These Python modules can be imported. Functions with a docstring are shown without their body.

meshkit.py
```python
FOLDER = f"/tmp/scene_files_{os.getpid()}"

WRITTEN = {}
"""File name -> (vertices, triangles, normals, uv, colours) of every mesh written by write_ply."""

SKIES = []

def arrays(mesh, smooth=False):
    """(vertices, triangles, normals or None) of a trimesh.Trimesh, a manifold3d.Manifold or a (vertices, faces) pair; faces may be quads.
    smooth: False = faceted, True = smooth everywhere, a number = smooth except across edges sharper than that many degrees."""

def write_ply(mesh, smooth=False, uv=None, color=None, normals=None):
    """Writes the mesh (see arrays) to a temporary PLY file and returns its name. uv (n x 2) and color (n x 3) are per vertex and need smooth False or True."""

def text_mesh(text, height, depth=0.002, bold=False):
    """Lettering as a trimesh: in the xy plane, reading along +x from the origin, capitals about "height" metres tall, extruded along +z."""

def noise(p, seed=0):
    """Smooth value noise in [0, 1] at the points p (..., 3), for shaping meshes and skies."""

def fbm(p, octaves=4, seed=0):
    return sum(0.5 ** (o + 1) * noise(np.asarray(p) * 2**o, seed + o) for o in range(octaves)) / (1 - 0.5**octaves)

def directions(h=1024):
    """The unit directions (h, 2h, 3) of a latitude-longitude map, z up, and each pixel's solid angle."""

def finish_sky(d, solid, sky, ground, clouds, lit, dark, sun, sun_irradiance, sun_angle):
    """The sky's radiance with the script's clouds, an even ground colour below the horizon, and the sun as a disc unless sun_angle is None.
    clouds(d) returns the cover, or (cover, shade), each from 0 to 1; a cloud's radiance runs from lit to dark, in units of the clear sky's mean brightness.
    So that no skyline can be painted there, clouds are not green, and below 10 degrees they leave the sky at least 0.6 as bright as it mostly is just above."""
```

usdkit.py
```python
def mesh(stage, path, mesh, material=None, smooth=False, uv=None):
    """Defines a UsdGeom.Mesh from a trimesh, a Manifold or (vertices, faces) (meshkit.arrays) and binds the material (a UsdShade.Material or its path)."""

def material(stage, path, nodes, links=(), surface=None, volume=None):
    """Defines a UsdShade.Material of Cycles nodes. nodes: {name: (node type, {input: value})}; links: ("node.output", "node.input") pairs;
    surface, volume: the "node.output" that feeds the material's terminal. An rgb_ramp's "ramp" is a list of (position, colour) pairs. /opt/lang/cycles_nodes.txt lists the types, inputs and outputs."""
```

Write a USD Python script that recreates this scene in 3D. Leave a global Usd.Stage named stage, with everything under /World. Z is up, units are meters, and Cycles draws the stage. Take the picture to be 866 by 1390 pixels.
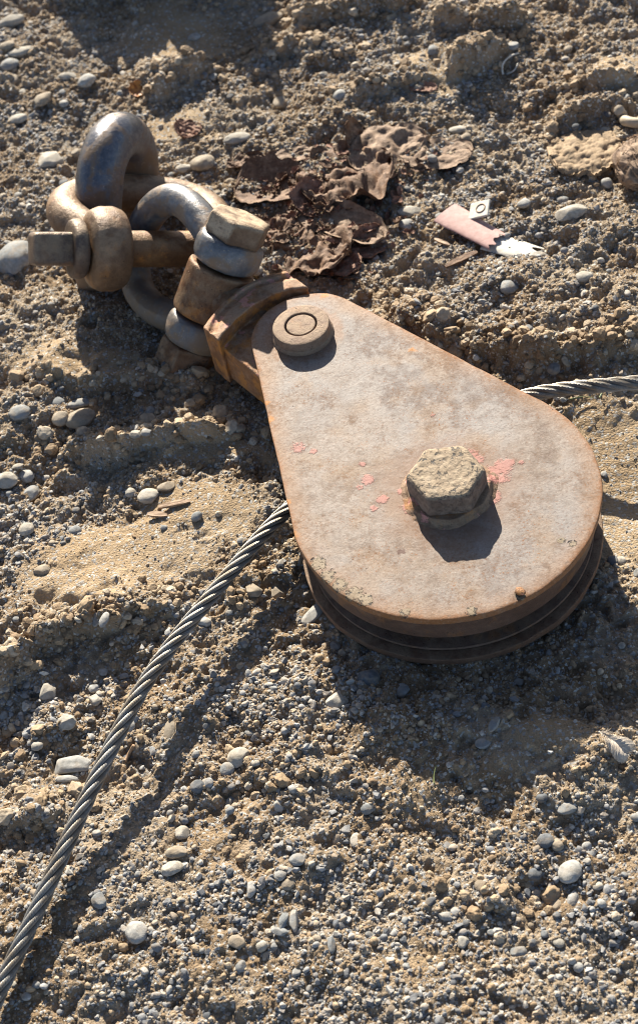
import math, random
import numpy as np, trimesh, manifold3d as m3, usdkit, meshkit
from manifold3d import Manifold, CrossSection
from scipy.spatial import cKDTree
from scipy.interpolate import CubicSpline, RegularGridInterpolator
from pxr import Usd, UsdGeom, UsdLux, UsdShade, Gf, Sdf, Vt

stage = Usd.Stage.CreateInMemory()
UsdGeom.SetStageUpAxis(stage, 'Z'); UsdGeom.SetStageMetersPerUnit(stage, 1.0)
World = UsdGeom.Xform.Define(stage, '/World'); stage.SetDefaultPrim(World.GetPrim())

# ------------------------------------------------------------------ camera, sky, sun, exposure
EYE = np.array([0.06221, -0.98553, 1.21923])
CM = np.array([[0.987909, 0.0, -0.155032], [-0.099761, -0.765459, -0.635705], [-0.11867, 0.643485, -0.756204]])  # rows: right, down, forward
FPX, PW, PH = 2200.0, 866.0, 1390.0
SUN_AZ, SUN_EL = math.radians(12), math.radians(26.3)        # the sun stands behind the block, a little to the left
SUN_I, SKY_S, EXPO = 1.25, 0.055, 1.52
cam = UsdGeom.Camera.Define(stage, '/World/camera')
cam.CreateHorizontalApertureAttr(24.0); cam.CreateVerticalApertureAttr(24.0 * PH / PW)
cam.CreateFocalLengthAttr(24.0 * FPX / PW)
cam.CreateFStopAttr(9.0); cam.CreateFocusDistanceAttr(1.52)
cam.CreateClippingRangeAttr(Gf.Vec2f(0.05, 100.0)); cam.CreateExposureAttr(EXPO)
R_, U_, B_ = CM[0], -CM[1], -CM[2]
cam.AddTransformOp().Set(Gf.Matrix4d(*R_, 0, *U_, 0, *B_, 0, *EYE, 1))
sunv = np.array([-math.sin(SUN_AZ) * math.cos(SUN_EL), math.cos(SUN_AZ) * math.cos(SUN_EL), math.sin(SUN_EL)])
sky = usdkit.material(stage, '/World/Looks/sky_look',
    {'s': ('sky_texture', {'sky_type': 'single_scattering', 'sun_disc': False, 'air_density': .7, 'aerosol_density': 1.2, 'sun_elevation': SUN_EL, 'sun_rotation': math.atan2(sunv[0], sunv[1])}),
     'b': ('background_shader', {'strength': SKY_S})}, [('s.color', 'b.color')], surface='b.background')
dome = UsdLux.DomeLight.Define(stage, '/World/sky'); UsdShade.MaterialBindingAPI.Apply(dome.GetPrim()).Bind(sky)
dome.GetPrim().SetCustomDataByKey('kind', 'structure')
sun = UsdLux.DistantLight.Define(stage, '/World/sun')
sun.CreateIntensityAttr(SUN_I); sun.CreateAngleAttr(0.55); sun.CreateNormalizeAttr(True); sun.CreateColorAttr(Gf.Vec3f(1.0, 0.93, 0.81))
zx = np.cross([0, 0, 1.0], sunv); zx /= np.linalg.norm(zx); zy = np.cross(sunv, zx)
sun.AddTransformOp().Set(Gf.Matrix4d(*zx, 0, *zy, 0, *sunv, 0, *(sunv * 5), 1))

# ------------------------------------------------------------------ helpers
rnd = random.Random(7); rng = np.random.default_rng(7)
V3 = lambda *a: np.array(a, float)
unit = lambda v: np.asarray(v, float) / np.linalg.norm(v)
def at(px, py, z=0.0):
    "the point of the place at height z that stands at a pixel of the photograph"
    d = CM.T @ np.array([(px - PW / 2) / FPX, (py - PH / 2) / FPX, 1.0]); return EYE + d * (z - EYE[2]) / d[2]
def pix(X):
    C = (np.atleast_2d(X) - EYE) @ CM.T
    return np.c_[PW / 2 + FPX * C[:, 0] / C[:, 2], PH / 2 + FPX * C[:, 1] / C[:, 2]]
used = {}
def numbered(path):
    k = used.get(path, 0); used[path] = k + 1
    return path if k == 0 else f'{path}_{k:03d}'
def tag(p, label=None, cat=None, group=None, kind=None):
    p = p.GetPrim() if hasattr(p, 'GetPrim') else p
    for k, v in (('label', label), ('category', cat), ('group', group), ('kind', kind)):
        if v: p.SetCustomDataByKey(k, v)
    return p
def thing(name, label, cat, loc=(0, 0, 0), group=None):
    x = UsdGeom.Xform.Define(stage, numbered('/World/' + name)); x.AddTranslateOp().Set(Gf.Vec3d(*map(float, loc)))
    return tag(x, label, cat, group)
def arr(m):
    v, f, _ = meshkit.arrays(m); return np.asarray(v, float), np.asarray(f)
def part(parent, name, mesh, mat, smooth=35, label=None, kind=None):
    v, f = arr(mesh); off = np.zeros(3)
    if parent is not None:
        q = parent
        while str(q.GetPath()) != '/World' and not q.IsA(UsdGeom.Xform): q = q.GetParent()
        off = np.array(UsdGeom.XformCache().GetLocalToWorldTransform(q).ExtractTranslation())
    base = str(parent.GetPath()) if parent is not None else '/World'
    g = usdkit.mesh(stage, numbered(base + '/' + name), (v - off, f), mat, smooth)
    return tag(g, label, kind=kind)

def join(*ms):
    vs, fs, n = [], [], 0
    for m in ms:
        v, f = arr(m); vs.append(v); fs.append(f + n); n += len(v)
    return np.vstack(vs), np.vstack(fs)
def frames(P, up=None):
    T = np.gradient(P, axis=0); T /= np.linalg.norm(T, axis=1, keepdims=True)
    N = np.zeros_like(P); n0 = np.cross(T[0], [0, 0, 1.0] if abs(T[0][2]) < .9 else [1.0, 0, 0]); N[0] = unit(n0)
    for i in range(1, len(P)):
        n = N[i - 1] - T[i] * (N[i - 1] @ T[i]); N[i] = unit(n)
    return T, N, np.cross(T, N)
def tube(P, r, sides=16, cap=True):
    P = np.asarray(P, float); T, N, B = frames(P); r = np.broadcast_to(r, (len(P),))
    a = np.arange(sides) * 2 * np.pi / sides
    v = (P[:, None] + r[:, None, None] * (np.cos(a)[None, :, None] * N[:, None] + np.sin(a)[None, :, None] * B[:, None])).reshape(-1, 3)
    i, j = np.meshgrid(np.arange(len(P) - 1), np.arange(sides), indexing='ij')
    q = np.stack([i * sides + j, i * sides + (j + 1) % sides, (i + 1) * sides + (j + 1) % sides, (i + 1) * sides + j], -1).reshape(-1, 4)
    f = np.vstack([q[:, [0, 1, 2]], q[:, [0, 2, 3]]])
    if cap:
        v = np.vstack([v, P[0], P[-1]]); n = len(v); k = np.arange(sides); e = (len(P) - 1) * sides
        f = np.vstack([f, np.c_[np.full(sides, n - 2), (k + 1) % sides, k], np.c_[np.full(sides, n - 1), e + k, e + (k + 1) % sides]])
    return v, f
def spline(P, n, closed=False):
    P = np.asarray(P, float); d = np.r_[0, np.cumsum(np.linalg.norm(np.diff(P, axis=0), axis=1))]
    s = CubicSpline(d, P, bc_type='periodic' if closed else 'natural'); t = np.linspace(0, d[-1], n * 4); Q = s(t)
    L = np.r_[0, np.cumsum(np.linalg.norm(np.diff(Q, axis=0), axis=1))]
    return np.stack([np.interp(np.linspace(0, L[-1], n), L, Q[:, k]) for k in range(3)], 1)
def loft(rings, close=True):
    "rings of the same number of points, capped with fans"
    rings = [np.asarray(r, float) for r in rings]; n = len(rings[0]); v = np.vstack(rings); k = np.arange(n); fs = []
    for i in range(len(rings) - 1):
        a, b = i * n, (i + 1) * n; fs += [np.c_[a + k, a + (k + 1) % n, b + (k + 1) % n], np.c_[a + k, b + (k + 1) % n, b + k]]
    m = len(v); v = np.vstack([v, rings[0].mean(0), rings[-1].mean(0)]); e = (len(rings) - 1) * n
    fs += [np.c_[np.full(n, m), (k + 1) % n, k], np.c_[np.full(n, m + 1), e + k, e + (k + 1) % n]]
    return v, np.vstack(fs)
def placed(m, O, X, Y, Z):
    v, f = arr(m); return O + v @ np.array([X, Y, Z]), f
def lathe(profile, n=64):
    "profile: (radius, z) from the axis below to the axis above"
    a = np.arange(n) * 2 * np.pi / n
    return loft([np.c_[r * np.cos(a), r * np.sin(a), np.full(n, z)] for r, z in profile])
def hexring(R, z, rnd_=0.12, n=10, rot=0.0):
    "a hexagon with rounded corners"
    pts = []
    for k in range(6):
        c = np.radians(60 * k) + rot; ci = R * (1 - rnd_) * V3(math.cos(c), math.sin(c)); rr = R * rnd_ * math.cos(math.pi / 6)
        for t in np.linspace(-math.pi / 6, math.pi / 6, n): pts.append([ci[0] + rr * math.cos(c + t), ci[1] + rr * math.sin(c + t), z])
    return np.array(pts)
def hexbolt(R, z0, z1, b=.003, rot=0.0):
    return loft([hexring(R - b * .6, z0, rot=rot), hexring(R, z0 + b, rot=rot), hexring(R, z1 - b, rot=rot), hexring(R - b * .5, z1 - b * .3, rot=rot), hexring(R - b * 1.5, z1, .25, rot=rot)])
def rough(m, amp, scale, seed=0, octaves=3):
    v, f = arr(m); t = trimesh.Trimesh(v, f, process=False); n = t.vertex_normals
    return v + n * ((meshkit.fbm(v * scale + 31.7, octaves, seed) - .5) * 2 * amp)[:, None], f
def forge(man, edge=.003, it=12, amp=.0004, sc=90, seed=0):
    "one forged piece: fine triangles, edges rounded off, slight dents"
    man = man.refine_to_length(edge); v, f = arr(man)
    t = trimesh.Trimesh(v, f, process=True); trimesh.smoothing.filter_taubin(t, lamb=.5, nu=.5, iterations=it * 2)
    return rough((t.vertices, t.faces), amp, sc, seed)
def man_of(vf):
    v, f = vf; t = trimesh.Trimesh(v, f, process=True)
    if t.volume < 0: t.invert()
    return Manifold(m3.Mesh(vert_properties=np.asarray(t.vertices, np.float32), tri_verts=np.asarray(t.faces, np.uint32)))
def cyl(O, axis, r, h0, h1, n=40, b=.003):
    "a cylinder with rounded rims along axis through O"
    Z = unit(axis); X = unit(np.cross(Z, [.31, .2, .9])); Y = np.cross(Z, X)
    return placed(lathe([(r - b, h0), (r - b * .3, h0 + b * .3), (r, h0 + b), (r, h1 - b), (r - b * .3, h1 - b * .3), (r - b, h1)], n), O, X, Y, Z)

# ------------------------------------------------------------------ materials
class S(str): pass
class Graph:
    def __init__(s): s.n, s.l = {}, []
    def __call__(s, kind, out, **kw):
        name = f'{kind}_{len(s.n)}'; par = {}
        for k, v in kw.items():
            if isinstance(v, S): s.l.append((str(v), f'{name}.{k}'))
            else: par[k] = v
        s.n[name] = (kind, par); return S(f'{name}.{out}')
    def pos(s): return s('geometry', 'position')
    def noise(s, vec, scale, detail=4, rough=.55, dist=0.): return s('noise_texture', 'fac', vector=vec, scale=scale, detail=detail, roughness=rough, distortion=dist)
    def vor(s, vec, scale, out='distance', feature='f1', rand=1.): return s('voronoi_texture', out, vector=vec, scale=scale, feature=feature, randomness=rand)
    def ramp(s, fac, stops): return s('rgb_ramp', 'color', fac=fac, ramp=[(p, c if np.ndim(c) else (c, c, c)) for p, c in stops])
    def mix(s, fac, a, b, blend='mix'): return s('mix_color', 'result', blend_type=blend, fac=fac, a=a, b=b)
    def math(s, op, a, b=0.5, clamp=False): return s('math', 'value', math_type=op, value1=a, value2=b, use_clamp=clamp)
    def rng(s, v, a, b, c=0., d=1.): return s('map_range', 'result', range_type='smoothstep', value=v, from_min=a, from_max=b, to_min=c, to_max=d, clamp=True)
    def dist(s, vec, p): return s('vector_math', 'value', math_type='distance', vector1=vec, vector2=tuple(map(float, p)))
    def bump(s, h, strength=.5, distance=.001, normal=None):
        kw = {} if normal is None else {'normal': normal}
        return s('bump', 'normal', height=h, strength=strength, distance=distance, **kw)
    def done(s, name, **kw):
        s('principled_bsdf', 'BSDF', **kw); last = list(s.n)[-1]
        return usdkit.material(stage, '/World/Looks/' + name, s.n, s.l, surface=last + '.BSDF')
C = lambda *c: tuple(c)

def soil_look():
    g = Graph(); p = g.pos()
    a = g.noise(p, 9., 5); b = g.noise(p, 70., 5, .65); c = g.noise(p, 900., 3, .7)
    col = g.ramp(b, [(.28, C(.155, .102, .056)), (.5, C(.26, .182, .107)), (.72, C(.37, .275, .178))])
    col = g.mix(g.rng(a, .42, .62, 0., .7), col, C(.36, .295, .215))
    fine = g('attribute', 'fac', attribute='smooth')
    col = g.mix(g.math('multiply', fine, .55), col, C(.46, .335, .20))
    col = g.mix(g.rng(c, .3, .7, 0., .6), col, g.mix(.5, col, C(.07, .05, .035)))
    sp = g.vor(p, 420., 'color'); spv = g('separate_color', 'r', color=sp)
    col = g.mix(g.rng(spv, .80, .84, 0., .75), col, C(.30, .30, .29)); col = g.mix(g.rng(spv, .94, .96, 0., .8), col, C(.52, .50, .45))
    h = g.math('add', g.noise(p, 650., 4, .7), g.math('multiply', g.vor(p, 420.), -.6))
    return g.done('soil', base_color=col, roughness=.95, specular_ior_level=.2, normal=g.bump(h, .9, .0022))
def stone_look(name, stops, dust=.35, sc=220., inst=True):
    g = Graph(); p = g.pos(); r = g('object_info', 'random')
    col = g.ramp(r, stops) if inst else g.ramp(g.noise(p, 40., 3), stops)
    n = g.noise(p, sc, 5, .65)
    col = g.mix(.55, col, g.ramp(n, [(.3, .25), (.5, .55), (.7, .85)]), 'overlay')
    d = g.rng(g.noise(p, 130., 4, .6), .45, .62, 0., dust)
    col = g.mix(d, col, C(.33, .24, .145))
    return g.done(name, base_color=col, roughness=.82, specular_ior_level=.3, normal=g.bump(g.noise(p, 800., 4, .7), .45, .0008))
soil = soil_look()
GREY = [(0., C(.105, .11, .118)), (.3, C(.195, .197, .198)), (.6, C(.285, .28, .266)), (.78, C(.365, .342, .30)), (.92, C(.24, .185, .13)), (1., C(.50, .475, .42))]
gravel_look = stone_look('gravel_grey', GREY)
clod_look = stone_look('earth_clod', [(0., C(.165, .11, .062)), (.5, C(.26, .185, .112)), (.8, C(.335, .255, .165)), (1., C(.37, .325, .255))], .45)
TONES = {'grey': ((0.152, 0.160, 0.160), (0.240, 0.240, 0.228)), 'dark grey': ((0.068, 0.074, 0.080), (0.120, 0.124, 0.128)), 'pale': ((0.248, 0.228, 0.188), (0.344, 0.316, 0.268)),
         'tan': ((.195, .160, .118), (.285, .24, .18)), 'pale grey': ((0.232, 0.228, 0.212), (0.320, 0.308, 0.280)), 'brown': ((0.120, 0.080, 0.048), (0.176, 0.124, 0.080))}
tone_look = {k: stone_look('stone_' + k.replace(' ', '_'), [(.3, a), (.7, b)], .22 if 'pale' in k else .3, inst=False) for k, (a, b) in TONES.items()}

PLATE_Z = 0.070
BIG, RSM, DPIN = 0.145, 0.0606, 0.2693
AXA = math.radians(118.56); AX = V3(math.cos(AXA), math.sin(AXA), 0); PIN = AX * DPIN; BOLT = V3(.004, .002, 0)

def plate_look():
    g = Graph(); p = g.pos()
    a = g.noise(p, 14., 6, .6, .4); b = g.noise(p, 75., 6, .68, .2); c = g.noise(p, 420., 4, .7); d = g.noise(p, 6., 3)
    e = g.noise(p, 260., 5, .75)
    col = g.ramp(g.math('add', g.math('multiply', a, .5), g.math('multiply', b, .5)), [(.36, C(.105, .065, .042)), (.46, C(.180, .138, .107)), (.54, C(.238, .197, .164)), (.64, C(.175, .134, .105))])
    lil = g.rng(g.noise(p, 9., 4, .55), .42, .6)
    col = g.mix(g.math('multiply', lil, .6), col, C(.215, .203, .194))
    warm = g.rng(g.noise(p, 20., 5, .6), .46, .66)
    col = g.mix(g.math('multiply', warm, .55), col, C(.225, .145, .082))
    rust = g.rng(g.math('add', g.math('multiply', e, .5), g.math('multiply', g.noise(p, 26., 5, .6), .5)), .48, .68)
    col = g.mix(g.math('multiply', rust, .42), col, C(.165, .08, .035))
    fs = g.rng(g.noise(p, 520., 3, .65), .60, .68); col = g.mix(g.math('multiply', fs, g.rng(g.noise(p, 24., 4), .42, .62, .3, 1.)), col, C(.23, .09, .026))
    ed = g('attribute', 'fac', attribute='edge'); ej = g.math('add', ed, g.math('multiply', g.math('subtract', g.noise(p, 80., 5, .65), .5), .022))
    col = g.mix(g.rng(ej, .026, -.002, 0., .6), col, C(.235, .115, .042)); col = g.mix(g.rng(ej, .0055, -.001, 0., .7), col, C(.22, .09, .026))
    dbs = g.math('add', g.dist(p, PIN + [-.0062, -.001, PLATE_Z]), g.math('multiply', g.math('subtract', g.noise(p, 90., 5, .65), .5), .02))
    col = g.mix(g.rng(dbs, .046, .036, 0., .6), col, C(.215, .11, .052))
    rust2 = g.rng(g.math('add', g.math('multiply', b, .6), g.math('multiply', d, .5)), .54, .74)
    col = g.mix(g.math('multiply', rust2, .22), col, C(.15, .075, .035))
    col = g.mix(g.rng(c, .52, .75, 0., .5), col, C(.34, .30, .265)); col = g.mix(g.rng(c, .48, .28, 0., .65), col, C(.088, .052, .034))
    # brown stain round the big bolt
    db = g.dist(p, BOLT + [0, 0, PLATE_Z])
    jit = g.math('multiply', g.math('subtract', g.noise(p, 60., 5, .6), .5), .05)
    dj = g.math('add', db, jit)
    col = g.mix(g.rng(dj, .085, .042, 0., .55), col, C(.185, .10, .055))
    # orange spots
    for q, r in (((397, 726), .008), ((361, 548), .0045), ((366, 570), .007), ((388, 680), .006), ((560, 476), .005), ((440, 400), .006), ((612, 705), .004)):
        dq = g.math('add', g.dist(p, at(*q, PLATE_Z)), g.math('multiply', g.math('subtract', g.noise(p, 170., 4), .5), .016))
        col = g.mix(g.rng(dq, r, r * .3, 0., .75), col, C(.36, .15, .028))
    # flaking pink paint round the bolt and along the left
    pk = g.math('add', g.math('multiply', g.noise(p, 110., 5, .7), .6), g.math('multiply', g.noise(p, 380., 4, .7), .4)); m = None
    for q, r in (((672, 645), .026), ((684, 632), .020), ((668, 675), .018), ((640, 618), .016), ((560, 690), .018), ((548, 665), .011), ((500, 652), .013), ((519, 678), .011), ((488, 662), .007), ((507, 690), .008), ((405, 607), .013), ((425, 612), .007), ((492, 630), .007), ((708, 628), .006), ((588, 563), .005), ((650, 622), .012)):
        f = g.rng(g.dist(p, at(*q, PLATE_Z)), r, r * .15)
        m = f if m is None else g.math('maximum', m, f)
    pm = g.rng(g.math('add', pk, g.math('multiply', m, .30)), .65, .78)
    pm = g.math('multiply', pm, g.rng(m, .02, .1))
    col = g.mix(g.math('multiply', pm, .62), col, C(.37, .145, .118))
    # dried mud crust with holes along the near left rim and in a few spots
    cr = None
    for q, r in (((432, 765), .012), ((445, 782), .012), ((462, 794), .012), ((480, 806), .013), ((497, 815), .011), ((550, 832), .008), ((640, 830), .008), ((705, 808), .009), ((762, 734), .006), ((777, 738), .006)):
        f = g.rng(g.dist(p, at(*q, PLATE_Z)), r, r * .2); cr = f if cr is None else g.math('maximum', cr, f)
    cm = g.rng(g.math('add', g.noise(p, 210., 5, .7), g.math('multiply', cr, .35)), .66, .72)
    cm = g.math('multiply', cm, g.rng(cr, .02, .1))
    col = g.mix(g.math('multiply', cm, .8), col, C(.22, .172, .11))
    holes = g.math('multiply', g.rng(cr, .15, .5), g.rng(g.noise(p, 230., 4, .65), .56, .61))
    col = g.mix(g.math('multiply', holes, .9), col, C(.05, .042, .035))
    gq = g.math('add', g.dist(p, at(545, 749, PLATE_Z)), g.math('multiply', g.math('subtract', g.noise(p, 230., 4), .5), .012))
    col = g.mix(g.rng(gq, .0042, .0030, 0., .85), col, C(.075, .030, .018))
    # sparse dark pits over the whole plate
    pit = g.rng(g.vor(p, 75.), .060, .035); sel = g('separate_color', 'g', color=g.vor(p, 75., 'color'))
    pit = g.math('multiply', pit, g.rng(sel, .78, .8)); col = g.mix(g.math('multiply', pit, .85), col, C(.06, .04, .03))
    h = g.math('add', g.math('multiply', b, .5), g.math('add', g.math('multiply', c, .25), g.math('add', g.math('multiply', pm, .35), g.math('multiply', cm, .8))))
    h = g.math('subtract', h, g.math('multiply', g.math('add', holes, pit), .8))
    ro = g.rng(g.math('add', rust, rust2), 0., 1., .66, .85)
    return g.done('worn_plate_steel', base_color=col, metallic=.05, roughness=ro, specular_ior_level=.32, normal=g.bump(h, .9, .0012))
def rust_look(name, dark, mid, light, dust=C(.36, .27, .17), dusty=.45, metal=.15, ro=.72, orange=.35, pink=0., ot=.55):
    g = Graph(); p = g.pos()
    a = g.noise(p, 28., 6, .62, .3); b = g.noise(p, 150., 5, .7); c = g.noise(p, 700., 3, .7)
    col = g.ramp(g.math('add', g.math('multiply', a, .6), g.math('multiply', b, .4)), [(.34, dark), (.5, mid), (.66, light)])
    col = g.mix(g.rng(g.noise(p, 45., 5, .65), ot, ot + .11, 0., orange), col, C(.40, .165, .035))
    nz = g('separate_xyz', 'z', vector=g('geometry', 'normal'))
    du = g.math('multiply', g.rng(nz, .1, .8), g.rng(g.noise(p, 60., 5, .65), .36, .60))
    col = g.mix(g.math('multiply', du, dusty), col, dust)
    if pink:
        pm = g.math('multiply', g.rng(g.noise(p, 70., 5, .6), .56, .60), g.rng(nz, .4, .7))
        col = g.mix(g.math('multiply', pm, pink), col, C(.62, .26, .22))
    col = g.mix(g.rng(c, .5, .3, 0., .45), col, C(.05, .032, .022))
    pit = g.math('multiply', g.rng(g.vor(p, 210.), .20, .08), g.rng(g.noise(p, 50., 4), .46, .58))
    col = g.mix(g.math('multiply', pit, .6), col, C(.04, .024, .016))
    h = g.math('subtract', g.math('add', g.math('multiply', b, .7), g.math('multiply', c, .3)), g.math('multiply', pit, .5))
    return g.done(name, base_color=col, metallic=metal, roughness=ro, specular_ior_level=.4, normal=g.bump(h, .85, .0018))
def steel_look(name, base, low, brownz, metal=.7, ro=.36, spread=.035):
    "blue-grey worn steel, browner towards the ground and where the noise lets the rust through"
    g = Graph(); p = g.pos()
    a = g.noise(p, 30., 6, .6, .4); b = g.noise(p, 170., 5, .7); c = g.noise(p, 600., 3, .7)
    col = g.ramp(b, [(.3, tuple(x * .7 for x in base)), (.6, base), (.8, tuple(min(1, x * 1.25) for x in base))])
    z = g('separate_xyz', 'z', vector=p)
    m = g.rng(g.math('add', z, g.math('multiply', g.math('subtract', a, .5), .16)), brownz + spread, brownz - spread)
    m2 = g.math('maximum', m, g.rng(a, .48, .62, 0., .85))
    col = g.mix(m2, col, low)
    col = g.mix(g.math('multiply', g.rng(c, .55, .7), g.rng(b, .45, .6)), col, C(.34, .27, .18))
    return g.done(name, base_color=col, metallic=g.rng(m2, 0., 1., metal, .05), roughness=g.rng(g.math('add', m2, g.math('multiply', b, .5)), .1, 1.2, ro, .8),
                  normal=g.bump(g.math('add', g.math('multiply', b, .7), g.math('multiply', c, .3)), .6, .0012))
plate_m = plate_look()
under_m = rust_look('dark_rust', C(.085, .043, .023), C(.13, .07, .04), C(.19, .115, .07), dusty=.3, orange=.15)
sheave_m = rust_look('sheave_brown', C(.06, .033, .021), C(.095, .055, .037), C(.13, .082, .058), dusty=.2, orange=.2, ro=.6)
boss_m = rust_look('boss_tan', C(.125, .07, .045), C(.18, .115, .075), C(.24, .17, .12), dusty=.9, dust=C(.255, .18, .115), orange=.25)
yoke_m = rust_look('yoke_rust', C(.105, .042, .017), C(.22, .10, .04), C(.33, .19, .105), dusty=.75, dust=C(.31, .215, .14), orange=.8, pink=.5, ot=.47)
eye_m = rust_look('eye_rust', C(.065, .027, .011), C(.125, .058, .024), C(.20, .105, .05), dusty=.4, orange=.5, metal=.3, ro=.55)
nut_m = rust_look('nut_dusty', C(.075, .043, .026), C(.13, .083, .05), C(.20, .14, .09), dusty=.95, dust=C(.40, .31, .205), orange=.15)
pin_m = rust_look('pin_brown', C(.07, .029, .011), C(.14, .064, .024), C(.22, .115, .046), dusty=.35, orange=.65, metal=.25, ro=.55)
lug_m = rust_look('lug_brown', C(.05, .034, .027), C(.088, .06, .045), C(.15, .105, .072), dusty=.5, orange=.1, metal=.35, ro=.5)
tanbow_m = rust_look('tan_shackle', C(.065, .034, .017), C(.125, .070, .036), C(.20, .125, .072), dusty=.62, dust=C(.30, .21, .128), orange=.3, metal=.2, ro=.5)
zinc_m = steel_look('zinc_grey', C(.150, .152, .156), C(.19, .12, .065), .022, .55, .33)
link_m = steel_look('dark_steel', C(.115, .118, .132), C(.14, .083, .042), .068, .7, .28, .03)
def bolt_look():
    g = Graph(); p = g.pos(); nz = g('separate_xyz', 'z', vector=g('geometry', 'normal'))
    b = g.noise(p, 120., 5, .65); c = g.noise(p, 420., 4, .7)
    col = g.ramp(b, [(.3, C(.10, .065, .045)), (.6, C(.20, .14, .10)), (.8, C(.30, .22, .15))])
    top = g.rng(nz, .45, .8)
    mud = g.ramp(b, [(.3, C(.225, .165, .105)), (.6, C(.315, .245, .165)), (.8, C(.36, .295, .215))])
    hol = g.math('multiply', g.rng(g.noise(p, 230., 4, .6), .54, .59), g.rng(g.noise(p, 42., 3), .38, .56, .2, 1.))
    mud = g.mix(hol, mud, C(.075, .065, .055))
    col = g.mix(top, col, mud)
    h = g.math('add', g.math('multiply', c, .4), g.math('multiply', g.math('subtract', b, g.math('multiply', hol, 1.0)), .8))
    return g.done('mud_caked_bolt', base_color=col, metallic=.05, roughness=.85, normal=g.bump(h, .9, .0018))
bolt_m = bolt_look()
def wire_look():
    g = Graph(); p = g.pos(); a = g.noise(p, 60., 4); b = g.noise(p, 900., 3, .7)
    col = g.ramp(b, [(.3, C(.17, .162, .148)), (.6, C(.31, .298, .272)), (.85, C(.41, .395, .36))])
    col = g.mix(g.rng(a, .38, .64, 0., .65), col, C(.19, .14, .085))
    return g.done('steel_wire', base_color=col, metallic=.6, roughness=.42)
wire_m = wire_look()
def core_look():
    g = Graph(); return g.done('rope_core', base_color=C(.07, .055, .04), roughness=.9)
core_m = core_look()

# ------------------------------------------------------------------ the ground: one sheet, finely worked where the photograph looks
def gauss(q, items, base=0.):
    out = np.full(len(q), float(base))
    for cx, cy, rx, ry, w in items:
        out = np.maximum(out, w * np.exp(-(((q[:, 0] - cx) / rx) ** 2 + ((q[:, 1] - cy) / ry) ** 2)))
    return out
SMOOTH = [(170, 745, 100, 50, 1), (280, 690, 90, 36, .75), (835, 640, 75, 100, 1), (830, 575, 70, 35, .7), (90, 488, 90, 26, .9), (240, 160, 50, 25, .9), (590, 95, 45, 30, .5),
          (845, 90, 45, 30, .7), (290, 614, 90, 18, .9), (120, 800, 90, 34, .8), (760, 1010, 90, 36, .5), (240, 50, 90, 45, .7), (560, 1080, 80, 40, .42), (530, 1190, 60, 40, .36), (650, 1175, 60, 30, .36), (300, 1150, 60, 36, .36), (560, 1300, 90, 36, .4), (690, 1050, 80, 26, .42), (330, 900, 50, 30, .34), (150, 1110, 40, 30, .3)]
GRAVEL = [(50, 700, 85, 75, 1), (70, 180, 130, 150, .65), (520, 80, 150, 70, .55), (640, 240, 120, 90, .85), (740, 400, 150, 60, .75), (60, 960, 120, 90, .8), (110, 1150, 120, 110, .85),
          (340, 950, 150, 90, .9), (330, 1080, 120, 80, .7), (400, 1240, 230, 110, .75), (760, 1210, 130, 120, .9), (500, 950, 70, 60, .7), (640, 950, 150, 60, .5), (420, 1380, 400, 80, .7), (60, 60, 100, 60, .7), (270, 250, 60, 40, .7), (690, 330, 90, 60, .7)]
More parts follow.
